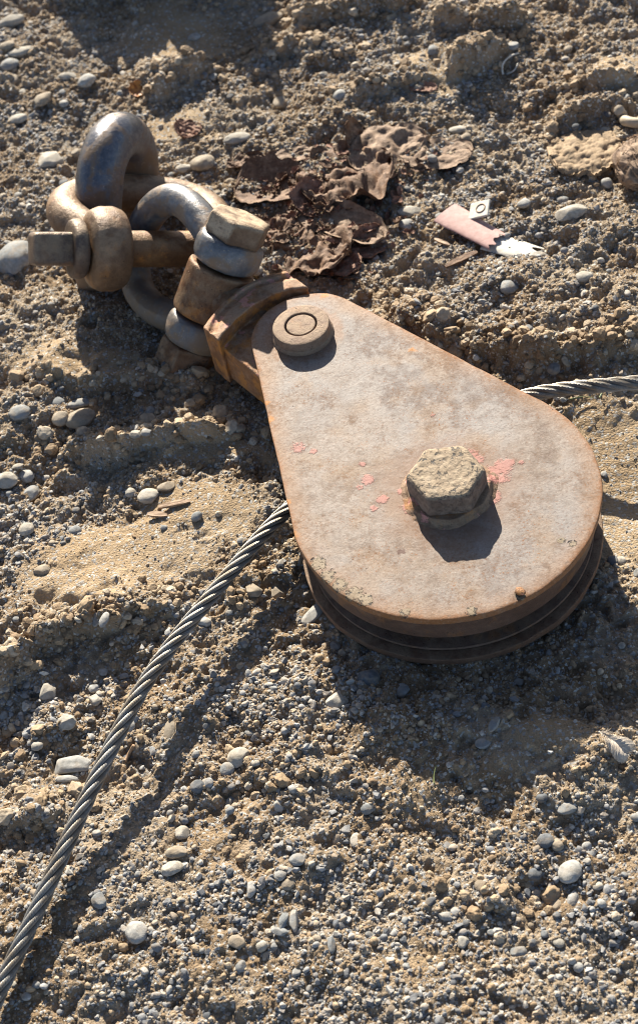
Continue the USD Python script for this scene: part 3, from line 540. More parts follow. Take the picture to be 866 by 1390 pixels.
# stones that stand out: pixel, width, height (photo px), tone, broken faces, turn (deg), name, label
STONES = [
 (68, 220, 48, 32, 'pale', 5, 20, 'flat_stone', 'pale angular flat stone on the dirt left of the dark chain link'),
 (20, 352, 52, 46, 'grey', 0, 0, 'round_stone', 'large smooth grey round stone below the square pin head'),
 (14, 29, 40, 20, 'pale', 2, 10, 'stone', 'long pale tan stone at the far left corner of the dirt'),
 (30, 71, 42, 16, 'pale', 1, 8, 'stone', 'long pale flat stone just above a grey round stone, far left'),
 (14, 88, 26, 20, 'grey', 0, 0, 'round_stone', 'grey round stone touching a long pale flat stone, far left'),
 (10, 62, 22, 16, 'tan', 1, 0, 'stone', 'tan stone at the left edge above the long pale flat stone'),
 (59, 134, 22, 26, 'tan', 0, 80, 'round_stone', 'egg-shaped grey-brown stone standing up, above the angular flat stone'),
 (118, 110, 26, 20, 'pale grey', 0, 35, 'oval_pebble', 'pale grey oval pebble above the top of the chain link'),
 (92, 103, 24, 11, 'pale', 0, 5, 'oval_pebble', 'narrow pale pebble just left of the pale grey oval pebble'),
 (25, 161, 28, 14, 'pale', 1, 8, 'stone', 'pale flat stone at left, above the angular flat stone'),
 (16, 110, 18, 18, 'tan', 1, 0, 'stone', 'tan stone under the grey round stone at the far left'),
 (264, 50, 18, 11, 'pale grey', 0, 0, 'oval_pebble', 'lone pale pebble in the shaded hollow at the far edge'),
 (275, 222, 34, 24, 'tan', 1, -10, 'round_stone', 'rounded tan-grey stone right of the dark chain link'),
 (251, 228, 24, 14, 'pale', 1, 0, 'stone', 'small pale stone beside the rounded tan-grey stone'),
 (322, 188, 38, 17, 'pale', 0, 5, 'flat_stone', 'smooth pale flat stone above the curled brown leaves'),
 (364, 29, 46, 22, 'tan', 2, 30, 'stone', 'long buff stone on the ridge at the far edge'),
 (381, 138, 22, 22, 'tan', 2, 0, 'stone', 'squarish tan stone between the long buff stone and the leaves'),
 (622, 176, 26, 12, 'pale', 0, -10, 'oval_pebble', 'white oval pebble right of the brown leaves'),
 (587, 68, 18, 14, 'grey', 0, 30, 'stone', 'grey stone in the dirt furrow at the far edge'),
 (696, 62, 18, 13, 'grey', 1, 20, 'stone', 'grey stone in the dark hollow beside the pale thread'),
 (690, 390, 26, 21, 'grey', 0, -20, 'oval_pebble', 'smooth grey oval pebble below the torn pink tube'),
 (776, 289, 52, 20, 'pale', 3, 22, 'long_stone', 'long pale crooked stone right of the torn pink tube'),
 (762, 272, 20, 13, 'grey', 0, 0, 'stone', 'grey stone just above the long pale crooked stone'),
 (561, 288, 46, 18, 'pale', 5, -10, 'flat_stone', 'crusty pale flat stone between the brown leaves and the pink tube'),
 (793, 376, 24, 15, 'pale', 1, 0, 'stone', 'pale stone low in the gravel right of the smooth grey oval pebble'),
 (551, 306, 20, 16, 'pale grey', 2, 0, 'stone', 'light grey stone below the crusty pale flat stone'),
 (729, 346, 24, 10, 'pale', 1, 0, 'stone', 'pale sliver of stone at the white end of the torn pink tube'),
 (110, 569, 44, 27, 'tan', 0, 18, 'oval_pebble', 'largest smooth tan pebble in the cluster below the shackles'),
 (108, 549, 34, 15, 'grey', 0, 8, 'oval_pebble', 'long grey pebble just above the largest tan pebble'),
 (79, 547, 23, 16, 'grey', 0, -20, 'oval_pebble', 'blue-grey pebble leftmost in the cluster below the shackles'),
 (83, 569, 25, 20, 'tan', 2, 0, 'stone', 'rough tan stone left of the largest tan pebble'),
 (112, 586, 15, 14, 'tan', 0, 0, 'pebble', 'little tan pebble just under the largest tan pebble'),
 (27, 561, 30, 21, 'grey', 0, -15, 'oval_pebble', 'round grey pebble left of the pebble cluster'),
 (200, 569, 22, 20, 'tan', 5, 30, 'stone', 'rough buff clod-like stone in the shade under the yoke'),
 (183, 590, 20, 12, 'pale', 4, 0, 'stone', 'pale angular stone left of a white one under the yoke'),
 (199, 587, 17, 11, 'pale grey', 3, 10, 'stone', 'whitish chip at the edge of the shade under the yoke'),
 (10, 653, 30, 22, 'pale', 0, 0, 'round_stone', 'smooth pale round stone at the left edge above the sand'),
 (34, 648, 27, 17, 'pale grey', 1, -5, 'stone', 'pale blunt stone beside the smooth pale round one'),
 (42, 671, 22, 25, 'grey', 2, 60, 'stone', 'grey upright stone under the pale blunt stone'),
 (24, 634, 17, 9, 'pale', 1, 15, 'stone', 'thin pale stone above the smooth pale round one'),
 (36, 720, 22, 18, 'pale', 0, 0, 'round_stone', 'round white pebble in the grey gravel beside the sand patch'),
 (57, 775, 22, 15, 'tan', 1, 10, 'stone', 'pale tan stone at the lower edge of the gravel by the sand'),
 (202, 675, 31, 21, 'pale', 2, -8, 'stone', 'pale stone with dark spots beside the wood splinters'),
 (177, 669, 18, 13, 'pale', 1, 0, 'stone', 'pale stone left of the spotted pale stone'),
 (226, 662, 26, 17, 'tan', 4, 25, 'stone', 'buff angular stone right of the spotted pale stone'),
 (345, 803, 26, 21, 'tan', 6, 5, 'cracked_stone', 'tan block of cracked stone, left half, beside the rope'),
 (374, 806, 26, 20, 'tan', 6, -10, 'cracked_stone', 'tan block of cracked stone, right half, nearer the block'),
 (276, 845, 24, 14, 'pale grey', 2, -20, 'stone', 'light grey stone tucked against the right side of the rope'),
 (429, 833, 20, 42, 'pale grey', 3, -40, 'long_stone', 'pale bluish stone half under the lower cheek plate'),
 (459, 952, 34, 27, 'pale', 4, -10, 'stone', 'white angular stone at the edge of the block shadow'),
 (501, 921, 32, 27, 'dark grey', 3, 10, 'stone', 'dark grey stone in the shadow below the block'),
 (546, 939, 24, 19, 'grey', 3, 0, 'stone', 'grey blunt stone in the shadow, right of the dark grey stone'),
 (656, 1010, 24, 14, 'grey', 0, 10, 'oval_pebble', 'grey oval pebble near the lower edge of the block shadow'),
 (671, 983, 14, 20, 'grey', 1, 60, 'stone', 'upright grey stone in the block shadow above the oval pebble'),
 (325, 1029, 32, 25, 'pale', 1, 0, 'round_stone', 'pale round stone right of the rope shadow'),
 (309, 1046, 20, 18, 'grey', 2, 0, 'stone', 'grey stone touching the pale round stone'),
 (268, 1069, 20, 16, 'dark grey', 1, 0, 'stone', 'dark stone lying in the shadow of the rope'),
 (96, 1041, 60, 26, 'pale grey', 4, -8, 'flat_stone', 'broad whitish flat stone half sunk beside the rope'),
 (90, 1059, 32, 9, 'pale grey', 1, 0, 'stone', 'thin pale stone lying against the broad whitish flat stone'),
 (66, 941, 26, 24, 'pale', 5, 45, 'stone', 'pale wedge-shaped stone in the shaded furrow at left'),
 (91, 980, 26, 22, 'pale', 4, 40, 'stone', 'pale lumpy stone between the furrow and the rope'),
 (130, 951, 20, 17, 'pale', 3, 0, 'stone', 'white angular stone left of the rope, below the furrow'),
 (128, 935, 16, 13, 'pale grey', 2, 0, 'stone', 'light grey stone above a white angular one left of the rope'),
 (130, 842, 11, 18, 'pale grey', 1, 90, 'long_stone', 'first of two pale upright stones side by side in the furrow'),
 (142, 842, 13, 19, 'pale grey', 0, 70, 'long_stone', 'second of two pale upright stones, nearer the rope'),
 (231, 993, 16, 30, 'tan', 1, 90, 'long_stone', 'tan stone standing on end right of the rope'),
 (234, 1180, 32, 19, 'pale', 1, 12, 'stone', 'pale tan stone between the rope and its shadow'),
 (247, 1132, 24, 17, 'pale', 2, 0, 'stone', 'white stone right of the rope shadow, lower half'),
 (239, 1158, 32, 15, 'tan', 1, 0, 'stone', 'tan flat stone between the white and the pale tan stones'),
 (186, 1267, 32, 27, 'pale grey', 0, 0, 'round_stone', 'pale grey round stone at the foot of the rope shadow'),
 (399, 1251, 13, 28, 'pale grey', 3, 88, 'long_stone', 'upright pale sliver, longest of three slivers in the near gravel'),
 (385, 1250, 12, 24, 'grey', 3, 70, 'long_stone', 'grey sliver leaning against the longest pale sliver'),
 (380, 1266, 26, 10, 'grey', 2, -18, 'long_stone', 'grey sliver lying flat at the foot of two upright slivers'),
 (402, 1266, 17, 8, 'pale grey', 2, 0, 'stone', 'small pale chip right of the flat grey sliver'),
 (321, 1281, 26, 18, 'tan', 5, -12, 'stone', 'tan square-edged stone in the near gravel'),
 (135, 1224, 22, 19, 'grey', 1, 20, 'stone', 'grey stone at the edge of the rope shadow near its lower end'),
 (774, 1185, 31, 31, 'pale grey', 0, 60, 'round_stone', 'large pale oval stone in the near right gravel'),
 (740, 1143, 24, 18, 'dark grey', 0, 0, 'round_stone', 'dark grey round pebble above the large pale oval stone'),
 (726, 1188, 20, 15, 'dark grey', 0, 0, 'round_stone', 'dark grey pebble left of the large pale oval stone'),
 (757, 1149, 17, 14, 'tan', 1, 0, 'pebble', 'tan pebble touching the dark grey round pebble'),
 (756, 1231, 22, 17, 'tan', 2, 0, 'stone', 'tan stone below the large pale oval stone'),
 (777, 1222, 15, 21, 'pale grey', 1, 70, 'stone', 'pale upright stone below the large pale oval stone'),
 (811, 1204, 16, 11, 'pale', 1, 0, 'stone', 'white pebble right of the large pale oval stone'),
 (772, 1098, 30, 18, 'grey', 4, 8, 'stone', 'grey angular stone above the two dark pebbles'),
 (652, 1203, 16, 16, 'tan', 2, 0, 'stone', 'tan pebble on the small earth crack at near right'),
 (606, 1245, 24, 10, 'pale grey', 1, 0, 'long_stone', 'narrow pale stone lying level in the near sandy dirt'),
 (628, 1281, 17, 15, 'pale', 4, 0, 'stone', 'small white pyramid-like stone in the near sandy dirt'),
 (704, 1293, 24, 14, 'grey', 1, 5, 'stone', 'grey flat stone at the near edge right of the white pyramid-like one'),
 (450, 1282, 11, 24, 'grey', 2, 92, 'long_stone', 'grey upright chip near the bottom, between slivers and white stones'),
 (403, 1168, 24, 15, 'grey', 2, -20, 'stone', 'pale-edged grey stone in the middle of the near gravel'),
 (380, 1189, 17, 15, 'pale grey', 1, 10, 'stone', 'pale rounded stone left of a tan one in the near gravel'),
 (391, 1202, 20, 14, 'tan', 2, 20, 'stone', 'tan crumbly stone in the near gravel above the slivers'),
 (341, 1208, 15, 20, 'pale grey', 1, 80, 'stone', 'pale grey upright pebble left of the tan crumbly stone'),
 (482, 1141, 13, 18, 'pale', 0, 80, 'stone', 'white upright pebble in the sandy dirt below the block shadow'),
 (498, 1099, 18, 13, 'grey', 1, 0, 'stone', 'lone grey stone in the sandy dirt left below the block shadow'),
 (849, 168, 34, 15, 'tan', 0, -45, 'bone_like_stick', 'pale bent stick-like piece at the right edge'),
 (822, 143, 14, 11, 'pale', 1, 0, 'pebble', 'white pebble above the flat mud slab at right'),
 (822, 176, 14, 10, 'pale', 3, 0, 'pebble', 'white chip just above the mud slab at right'),
 (825, 155, 9, 10, 'dark grey', 0, 0, 'pebble', 'dark grey pebble beside the pale bent stick'),
 (820, 645, 10, 9, 'grey', 1, 0, 'pebble', 'grey pebble alone on the smooth dirt right of the block'),
 (843, 762, 15, 11, 'pale', 1, 0, 'pebble', 'whitish pebble at the right edge of the block shadow'),
 (832, 762, 16, 14, 'dark grey', 1, 0, 'pebble', 'dark pebble joined to the whitish one at the shadow edge'),
]
exclude = []                                                            # (x, y, radius) that loose stones keep clear of
def set_stone(px, py, w, h, facets, yaw, seed, sink=.38, flat=.56, sub=3):
    P = onground(px, py); s = scale_at(P); a, b = w / 2 / s, h / 2 / s / .80
    yaw = math.radians(yaw)
    if abs(math.sin(yaw)) > .75: a, b, yaw = b, a, yaw                   # a stone drawn upright is long away from the camera
    c = max(min(a, b) * flat, .25 * max(a, b)); v, f = blob(seed, .19 if facets < 3 else .26, 1.25, sub, facets * 2 if facets > 2 else facets + 1)
    v = v * [a, b, c]; v = turn(v, yaw, rnd.uniform(-.12, .12), rnd.uniform(-.12, .12))
    v[:, :2] += P[:2]; v[:, 2] += P[2] + c * (1 - 2 * sink) ; exclude.append((P[0], P[1], max(a, b)))
    return v, f
for i, (px, py, w, h, tone, fc, yaw, name, label) in enumerate(STONES):
    if name == 'bone_like_stick': continue
    o = part(None, name, set_stone(px, py, w, h, fc, yaw, 100 + i), tone_look[tone], 40 if fc > 2 else True)
    tag(o, label, 'stone' if 'pebble' not in name else 'pebble')

# loose stones that only their tone and their place tell apart
hulls = []
def foot(pts, z=0.):
    from shapely.geometry import MultiPoint
    return MultiPoint([tuple(p) for p in pts]).convex_hull
from shapely.geometry import Point, LineString
BLK = foot(teardrop(-.004, 0)[:, :2]); YKF = foot([yp(e, s, 0)[:2] for e, s in outer + gapl])
LANDMARKS = [(68, 220, 'the pale angular flat stone'), (20, 352, 'the large smooth grey round stone'), (25, 75, 'the long pale flat stone at far left'), (118, 110, 'the pale grey oval pebble'), (59, 134, 'the egg-shaped standing stone'),
 (150, 160, 'the dark chain link'), (240, 50, 'the shaded hollow at the far edge'), (275, 222, 'the rounded tan-grey stone'), (322, 188, 'the smooth pale flat stone'), (364, 29, 'the long buff stone'), (381, 138, 'the squarish tan stone'),
 (367, 247, 'the cupped brown leaf'), (480, 240, 'the crumpled brown leaves'), (590, 205, 'the flat tan leaf'), (622, 176, 'the white oval pebble'), (500, 60, 'the far dirt ridges'), (690, 85, 'the pale curled thread'), (790, 60, 'the far right corner'), (800, 210, 'the dried mud slab'),
 (776, 289, 'the long pale crooked stone'), (640, 310, 'the torn pink tube'), (561, 288, 'the crusty pale flat stone'), (690, 390, 'the smooth grey oval pebble'), (793, 376, 'the pale stone low in the gravel'), (650, 466, 'the earth ridge over the rope'), (820, 460, 'the earth ridge near the right edge'),
 (110, 569, 'the largest tan pebble'), (200, 578, 'the buff stones under the yoke'), (10, 653, 'the smooth pale round stone'), (42, 671, 'the grey upright stone'), (202, 675, 'the spotted pale stone'), (170, 745, 'the smooth sand patch'), (57, 775, 'the pale stone by the sand'), (345, 803, 'the cracked tan stone'),
 (110, 850, 'the shaded left furrow'), (66, 941, 'the pale wedge-shaped stone'), (91, 980, 'the pale lumpy stone'), (96, 1041, 'the broad whitish flat stone'), (231, 993, 'the stone standing on end'), (325, 1029, 'the pale round stone'), (459, 952, 'the white angular stone'),
 (501, 921, 'the dark grey stone in shadow'), (656, 1010, 'the grey oval pebble in shadow'), (620, 950, 'the front of the block'), (772, 940, 'the right end of the block shadow'), (832, 1012, 'the white feather'), (234, 1180, 'the pale tan stone by the shadow'), (247, 1132, 'the white stone by the rope shadow'), (186, 1267, 'the pale grey round stone'),
 (50, 1150, 'the furrow at the left edge'), (399, 1251, 'the pale slivers'), (321, 1281, 'the tan square-edged stone'), (403, 1168, 'the pale-edged grey stone'), (482, 1141, 'the white upright pebble'), (772, 1098, 'the grey angular stone'), (774, 1185, 'the large pale oval stone'), (652, 1203, 'the small earth crack'),
 (606, 1245, 'the narrow pale stone'), (704, 1293, 'the grey flat stone at the near edge'), (450, 1282, 'the grey upright chip'), (360, 1060, 'the low earth edge right of the rope shadow'), (120, 1370, 'the near left corner'), (300, 1370, 'the near edge left of centre'), (520, 1370, 'the near edge at centre'), (760, 1370, 'the near right corner')]
LMP = np.array([l[:2] for l in LANDMARKS], float)
def where_is(px, py):
    d = np.hypot((LMP[:, 0] - px), (LMP[:, 1] - py) / .8); k = int(d.argmin()); dx, dy = px - LMP[k, 0], (py - LMP[k, 1]) / .8
    return ('right of ' if dx > 0 else 'left of ') + LANDMARKS[k][2] if abs(dx) > abs(dy) else ('below ' if dy > 0 else 'above ') + LANDMARKS[k][2]
labels_used = set()
AUTO_TONES = ['grey', 'pale', 'tan', 'dark grey', 'pale grey']; n_auto = 0; tries = 0
ex = lambda: cKDTree(np.array([e[:2] for e in exclude]))
tree_ = ex(); exr = np.array([e[2] for e in exclude])
RPL = LineString([tuple(p[:2]) for p in RC[::20]])
while n_auto < 190 and tries < 9000:
    tries += 1; px, py = rng.uniform(-6, 872), rng.uniform(-4, 1394)
    qq = np.array([[px, py]]); g = gauss(qq, GRAVEL, .25)[0] * (1 - .85 * gauss(qq, SMOOTH)[0])
    if rng.random() > g: continue
    P = onground(px, py); pt = Point(P[0], P[1])
    if BLK.distance(pt) < .004 or YKF.distance(pt) < .02 or np.hypot(P[0] - O1[0], P[1] - O1[1]) < .07: continue
    s = scale_at(P); w = float(np.clip(rng.lognormal(math.log(11.5), .24), 9.5, 22)); rad = w / 2 / s
    dd, k = tree_.query(P[:2], k=3)
    if (dd < rad + exr[np.minimum(k, len(exr) - 1)] * .95).any(): continue
    tone = rng.choice(AUTO_TONES, p=[.44, .10, .10, .20, .16]); fc = int(rng.choice([0, 1, 3, 5]))
    lab = f'small {tone} loose stone {where_is(px, py)}'
    if lab in labels_used: continue
    labels_used.add(lab)
    m = set_stone(px, py, w, w * rng.uniform(.55, .95), fc, rng.uniform(-60, 60), 400 + n_auto, .34, rng.uniform(.5, .75), 2)
    o = part(None, 'loose_stone', m, tone_look[tone], 40 if fc > 2 else True)
    tag(o, lab, 'stone', 'loose stones in the dirt')
    tree_ = ex(); exr = np.array([e[2] for e in exclude]); n_auto += 1

# gravel, earth clods and grit: what nobody could count
def scatter(name, n, size, sig, lo, hi, protos, looks, dens, sink, seed, flat=(.55, .9)):
    r = np.random.default_rng(seed); pts = []
    while sum(map(len, pts)) < n:
        x, y = r.uniform(-.80, .50, 60000), r.uniform(-.66, 1.30, 60000); q = pix(np.c_[x, y, x * 0])
        inside = np.clip(1 - np.maximum(np.maximum(-q[:, 0] - 25, q[:, 0] - 891), np.maximum(-q[:, 1] - 25, q[:, 1] - 1415)) / 120, .12, 1)
        sm, gr = masks(x, y); keep = r.random(len(x)) < dens(sm, gr, np.c_[x, y, x * 0]) * inside
        keep &= ~((np.hypot(x, y) < .125)); pts.append(np.c_[x, y][keep])
    xy = np.vstack(pts)[:n]; s = np.clip(r.lognormal(math.log(size), sig, n), lo, hi) / 2
    if len(exclude):
        d, k = cKDTree(np.array([e[:2] for e in exclude])).query(xy); ok = d > np.array([e[2] for e in exclude])[k] * .8 + s * .3; xy, s = xy[ok], s[ok]
    n = len(xy); sc = np.c_[s * r.uniform(.85, 1.3, n), s * r.uniform(.75, 1.05, n), s * r.uniform(*flat, n)]
    z = ground(xy[:, 0], xy[:, 1]) + sc[:, 2] * (1 - 2 * sink)
    yaw, tx, ty = r.uniform(0, 2 * np.pi, n), r.normal(0, .3, n), r.normal(0, .3, n)
    cz, sz, cx, sx, cy, sy = np.cos(yaw / 2), np.sin(yaw / 2), np.cos(tx / 2), np.sin(tx / 2), np.cos(ty / 2), np.sin(ty / 2)
    qw = cz * cx * cy + sz * sx * sy; qx = cz * sx * cy - sz * cx * sy; qy = cz * cx * sy + sz * sx * cy; qz = sz * cx * cy - cz * sx * sy
    pi = UsdGeom.PointInstancer.Define(stage, '/World/' + name); rel = []
    for i, (pm, lk) in enumerate([(p, l) for p in protos for l in looks]):
        path = f'/World/{name}/grain' + (f'_{i:03d}' if i else ''); usdkit.mesh(stage, path, pm, lk, 42 if len(pm[1]) < 100 else True); rel.append(path)
    pi.CreatePrototypesRel().SetTargets(rel)
    pi.CreateProtoIndicesAttr(Vt.IntArray.FromNumpy(r.integers(0, len(rel), n).astype(np.int32)))
    pi.CreatePositionsAttr(Vt.Vec3fArray.FromNumpy(np.c_[xy, z].astype(np.float32))); pi.CreateScalesAttr(Vt.Vec3fArray.FromNumpy(sc.astype(np.float32)))
    pi.CreateOrientationsAttr(Vt.QuathArray([Gf.Quath(float(a), float(b), float(c), float(d)) for a, b, c, d in zip(qw, qx, qy, qz)]))
    return pi
def chip(seed, n=15):
    r = np.random.default_rng(seed); p = r.normal(size=(n, 3)); p /= np.linalg.norm(p, axis=1, keepdims=True); p *= r.uniform(.8, 1.12, (n, 1))
    h = trimesh.convex.convex_hull(p); return np.array(h.vertices), np.array(h.faces)
peb = [chip(900 + i, 13 + i) for i in range(9)] + [blob(940 + i, .2, 1.4, 2, 3 + i * 2) for i in range(4)]
lump = [blob(950 + i, .42, 3.8, 2, i % 3 * 2) for i in range(7)]
bigl = [rough(blob(970 + i, .36, 2.4, 3, 3), .10, 5., i, 3) for i in range(5)]
patch = lambda p, sc, sd, lo=.40, hi=.60: np.clip((meshkit.fbm(p * sc, 3, sd) - lo) / (hi - lo), 0, 1)
def ridge_mask(p):
    out = np.zeros(len(p))
    for pts, amp, wn, wf in RIDGES[:-1]:
        d, sd, st, L = seg_dist(p[:, :2], pts); out = np.maximum(out, np.exp(-((d - .004 * sd) / .020) ** 2) * min(1, amp / .018))
    return out
sc0 = scatter('earth_lumps', 1700, .0072, .40, .004, .018, bigl, [clod_look], lambda sm, gr, p: np.clip(ridge_mask(p) * 1.1 + .015 * (1 - sm) * patch(p, 12, 40, .5, .65), 0, 1) * (1 - .7 * sm), .45, 50, (.6, .95))
tag(sc0, 'crumbled lumps of brown earth along the low ridges', 'earth', kind='stuff')
sc1 = scatter('gravel', 30000, .0031, .45, .0017, .0090, peb, [gravel_look], lambda sm, gr, p: (.06 + .94 * gr ** 1.3) * (1 - .96 * sm) * (.15 + .85 * patch(p, 20, 41, .42, .56)), .32, 51, (.38, .75))
tag(sc1, 'fine grey gravel strewn over the brown dirt', 'gravel', kind='stuff')
sc2 = scatter('earth_clods', 30000, .0026, .45, .0014, .0085, lump, [clod_look], lambda sm, gr, p: (1 - .96 * sm) * (.2 + .8 * np.maximum(patch(p, 16, 43), ridge_mask(p))) * (1 - .45 * np.clip((pix(p)[:, 1] - 1000) / 120, 0, 1)), .46, 52, (.6, 1.))
tag(sc2, 'crumbly brown earth clods over the dirt', 'earth', kind='stuff')
grit = [chip(980 + i, 11 + i) for i in range(6)]
sc3 = scatter('grit', 95000, .00165, .30, .0010, .0028, grit, [gravel_look, clod_look], lambda sm, gr, p: (1 - .80 * sm) * (.35 + .65 * patch(p, 30, 44)), .28, 53, (.5, .9))
tag(sc3, 'coarse sand and grit over the dirt', 'grit', kind='stuff')

# ------------------------------------------------------------------ litter
def solidify(G, th):
    "a grid of points (n, m, 3) as a thin closed sheet"
    n, m = G.shape[:2]; du, dv = np.gradient(G, axis=0), np.gradient(G, axis=1); N = np.cross(du, dv); N /= np.linalg.norm(N, axis=2, keepdims=True) + 1e-12
    A, B = (G + N * th / 2).reshape(-1, 3), (G - N * th / 2).reshape(-1, 3); k = np.arange(n * m).reshape(n, m)
    q = np.stack([k[:-1, :-1], k[1:, :-1], k[1:, 1:], k[:-1, 1:]], -1).reshape(-1, 4); o = n * m
    rim = np.r_[k[0, :-1], k[:-1, -1], k[-1, :0:-1], k[:0:-1, 0]]; r2 = np.roll(rim, -1)
    return np.vstack([A, B]), np.vstack([q[:, [0, 1, 2]], q[:, [0, 2, 3]], q[:, [0, 2, 1]] + o, q[:, [0, 3, 2]] + o, np.c_[rim, rim + o, r2 + o], np.c_[rim, r2 + o, r2]])
def sheet(L, W, seed, cup=.3, curl=.2, amp=.10, sc=3.0, ragged=.25, power=.45, n=44, m=28, th=.0007, twist=0.):
    u, v = np.meshgrid(np.linspace(-1, 1, n), np.linspace(-1, 1, m), indexing='ij'); p = np.stack([u, v, u * 0], -1)
    w = np.maximum(1 - np.abs(u) ** 2.4, .0) ** power * (1 - ragged + 2 * ragged * meshkit.fbm(np.stack([u * 3.5, np.sign(v) * 2 + v * .3, u * 0], -1), 3, seed)) + .03
    x, y = u * L / 2 * (1 + .10 * (meshkit.fbm(p * 2, 2, seed + 1) - .5)), v * w * W / 2
    z = cup * W * (v * w) ** 2 + curl * L * u ** 2 * .5 + amp * W * (meshkit.fbm(p * sc + seed, 4, seed + 2) - .5) * 2 + .10 * amp * W * np.abs(np.sin(6 * u + 4 * v + seed))
    y = y + amp * W * (meshkit.fbm(p * sc + 9, 3, seed + 3) - .5); z = z + twist * u * v * W
    return solidify(np.stack([x, y, z], -1), th)
def lay(m, px, py, yaw, roll=0., pitch=0., lift=.0, rest=.2):
    "lays a piece on the dirt: its lowest fifth is let into it"
    v, f = arr(m); v = turn(v, math.radians(yaw), math.radians(roll), math.radians(pitch)); P = onground(px, py)
    v = v + [P[0], P[1], 0]; gap = v[:, 2] - ground(v[:, 0], v[:, 1]); v[:, 2] += lift - np.quantile(gap, rest); return v, f
def leaf_look(name, a, b, c):
    g = Graph(); p = g.pos(); n1 = g.noise(p, 75., 6, .7, .5); n2 = g.noise(p, 340., 4, .7)
    col = g.ramp(n1, [(.32, a), (.52, b), (.70, c)]); col = g.mix(g.rng(n2, .56, .68, 0., .6), col, C(.36, .27, .17)); col = g.mix(g.rng(n2, .46, .34, 0., .5), col, C(.04, .025, .016))
    return g.done(name, base_color=col, roughness=.75, specular_ior_level=.3, normal=g.bump(g.math('add', n1, g.math('multiply', n2, .5)), .8, .0016))
leaf_m = leaf_look('dead_leaf', C(.075, .038, .02), C(.15, .083, .046), C(.26, .165, .10))
leaf2_m = leaf_look('dead_leaf_tan', C(.14, .085, .05), C(.23, .15, .095), C(.33, .235, .155))
leaf3_m = leaf_look('dead_leaf_red', C(.13, .06, .036), C(.235, .12, .075), C(.34, .20, .14))
def mpp(px, py): return 1 / scale_at(onground(px, py))
LEAVES = [  # px, py, length px, width px, yaw, roll, pitch, cup, curl, amp, material, label
 (367, 250, 88, 64, -4, 6, 0, .34, .10, .07, leaf_m, 'cupped brown dead leaf like a small boat beside the dusty nut'),
 (470, 246, 120, 96, 18, -6, 4, .10, .10, .26, leaf_m, 'big crumpled dark brown dead leaf in the middle of the heap'),
 (527, 210, 100, 70, 8, 10, 0, -.10, .06, .16, leaf2_m, 'lighter brown leaf on the far side of the heap'),
 (592, 206, 88, 46, -6, 0, 0, .06, .05, .12, leaf2_m, 'flat tan leaf at the right end of the heap'),
 (457, 306, 150, 40, -38, 8, 0, .25, .04, .14, leaf2_m, 'long folded leaf strip slanting across the heap'),
 (500, 330, 56, 34, 24, 18, 0, .40, .10, .14, leaf3_m, 'reddish curled leaf at the near end of the heap'),
 (424, 338, 96, 74, -20, 0, 0, .05, .05, .24, leaf_m, 'dark crumpled leaf lying low just behind the yoke'),
 (456, 358, 62, 40, -15, 0, 0, .12, .05, .16, leaf3_m, 'small pinkish brown leaf flat at the near edge of the heap'),
 (484, 192, 46, 36, 70, 50, 0, .35, .10, .18, leaf_m, 'leaf scrap standing up at the far edge of the heap'),
 (335, 222, 46, 22, 5, 0, 0, .2, .05, .2, leaf_m, 'small dark leaf scrap left of the cupped leaf'),
 (428, 272, 58, 44, 60, 16, 0, .35, .12, .16, leaf3_m, 'curled leaf between the cupped leaf and the slanting strip'),
 (395, 212, 70, 24, 4, 0, 0, .2, .03, .18, leaf2_m, 'narrow leaf strip behind the cupped leaf'),
 (375, 318, 60, 40, 30, 0, 0, .1, .05, .22, leaf_m, 'dark leaf scrap touching the dusty nut'),
 (575, 122, 34, 14, -15, 0, 0, .3, .05, .14, leaf3_m, 'small brown leaf alone in the far dirt'),
 (187, 121, 20, 17, 20, 25, 0, .3, .1, .12, None, 'bright orange leaf scrap above the chain link'),
 (253, 176, 30, 26, 70, 20, 0, .3, .1, .2, leaf3_m, 'small rust-brown leaf right of the chain link'),
]
g_ = Graph(); orange_m = g_.done('orange_leaf', base_color=g_.ramp(g_.noise(g_.pos(), 180., 3), [(.35, C(.30, .10, .02)), (.65, C(.55, .23, .04))]), roughness=.5)
for i, (px, py, L, W, yaw, roll, pitch, cup, curl, amp, mt, label) in enumerate(LEAVES):
    k = mpp(px, py); o = part(None, 'dead_leaf', lay(sheet(L * k * 1.12, W * k / .72, 60 + i, cup * .55, curl * .8, amp * .66), px, py, yaw, roll, pitch, .001, .22), mt or orange_m, True)
    tag(o, label, 'leaf')
fl = [sheet(2., 1.5, 300 + i, .3, .25, .25, 2., .3, .5, 9, 7, .09) for i in range(4)]
_ex = exclude; exclude = []
sc4 = scatter('leaf_crumbs', 420, .0075, .45, .003, .017, fl, [leaf_m, leaf3_m], lambda sm, gr, p: np.clip(gauss(pix(p), [(440, 280, 90, 75, 1), (560, 220, 70, 40, .5), (380, 260, 60, 60, .7), (280, 270, 40, 30, .25)]) - .12, 0, 1), .2, 54, (.8, 1.2))
exclude = _ex; tag(sc4, 'crumbled bits of brown dead leaf round the leaf heap', 'leaf litter', kind='stuff')

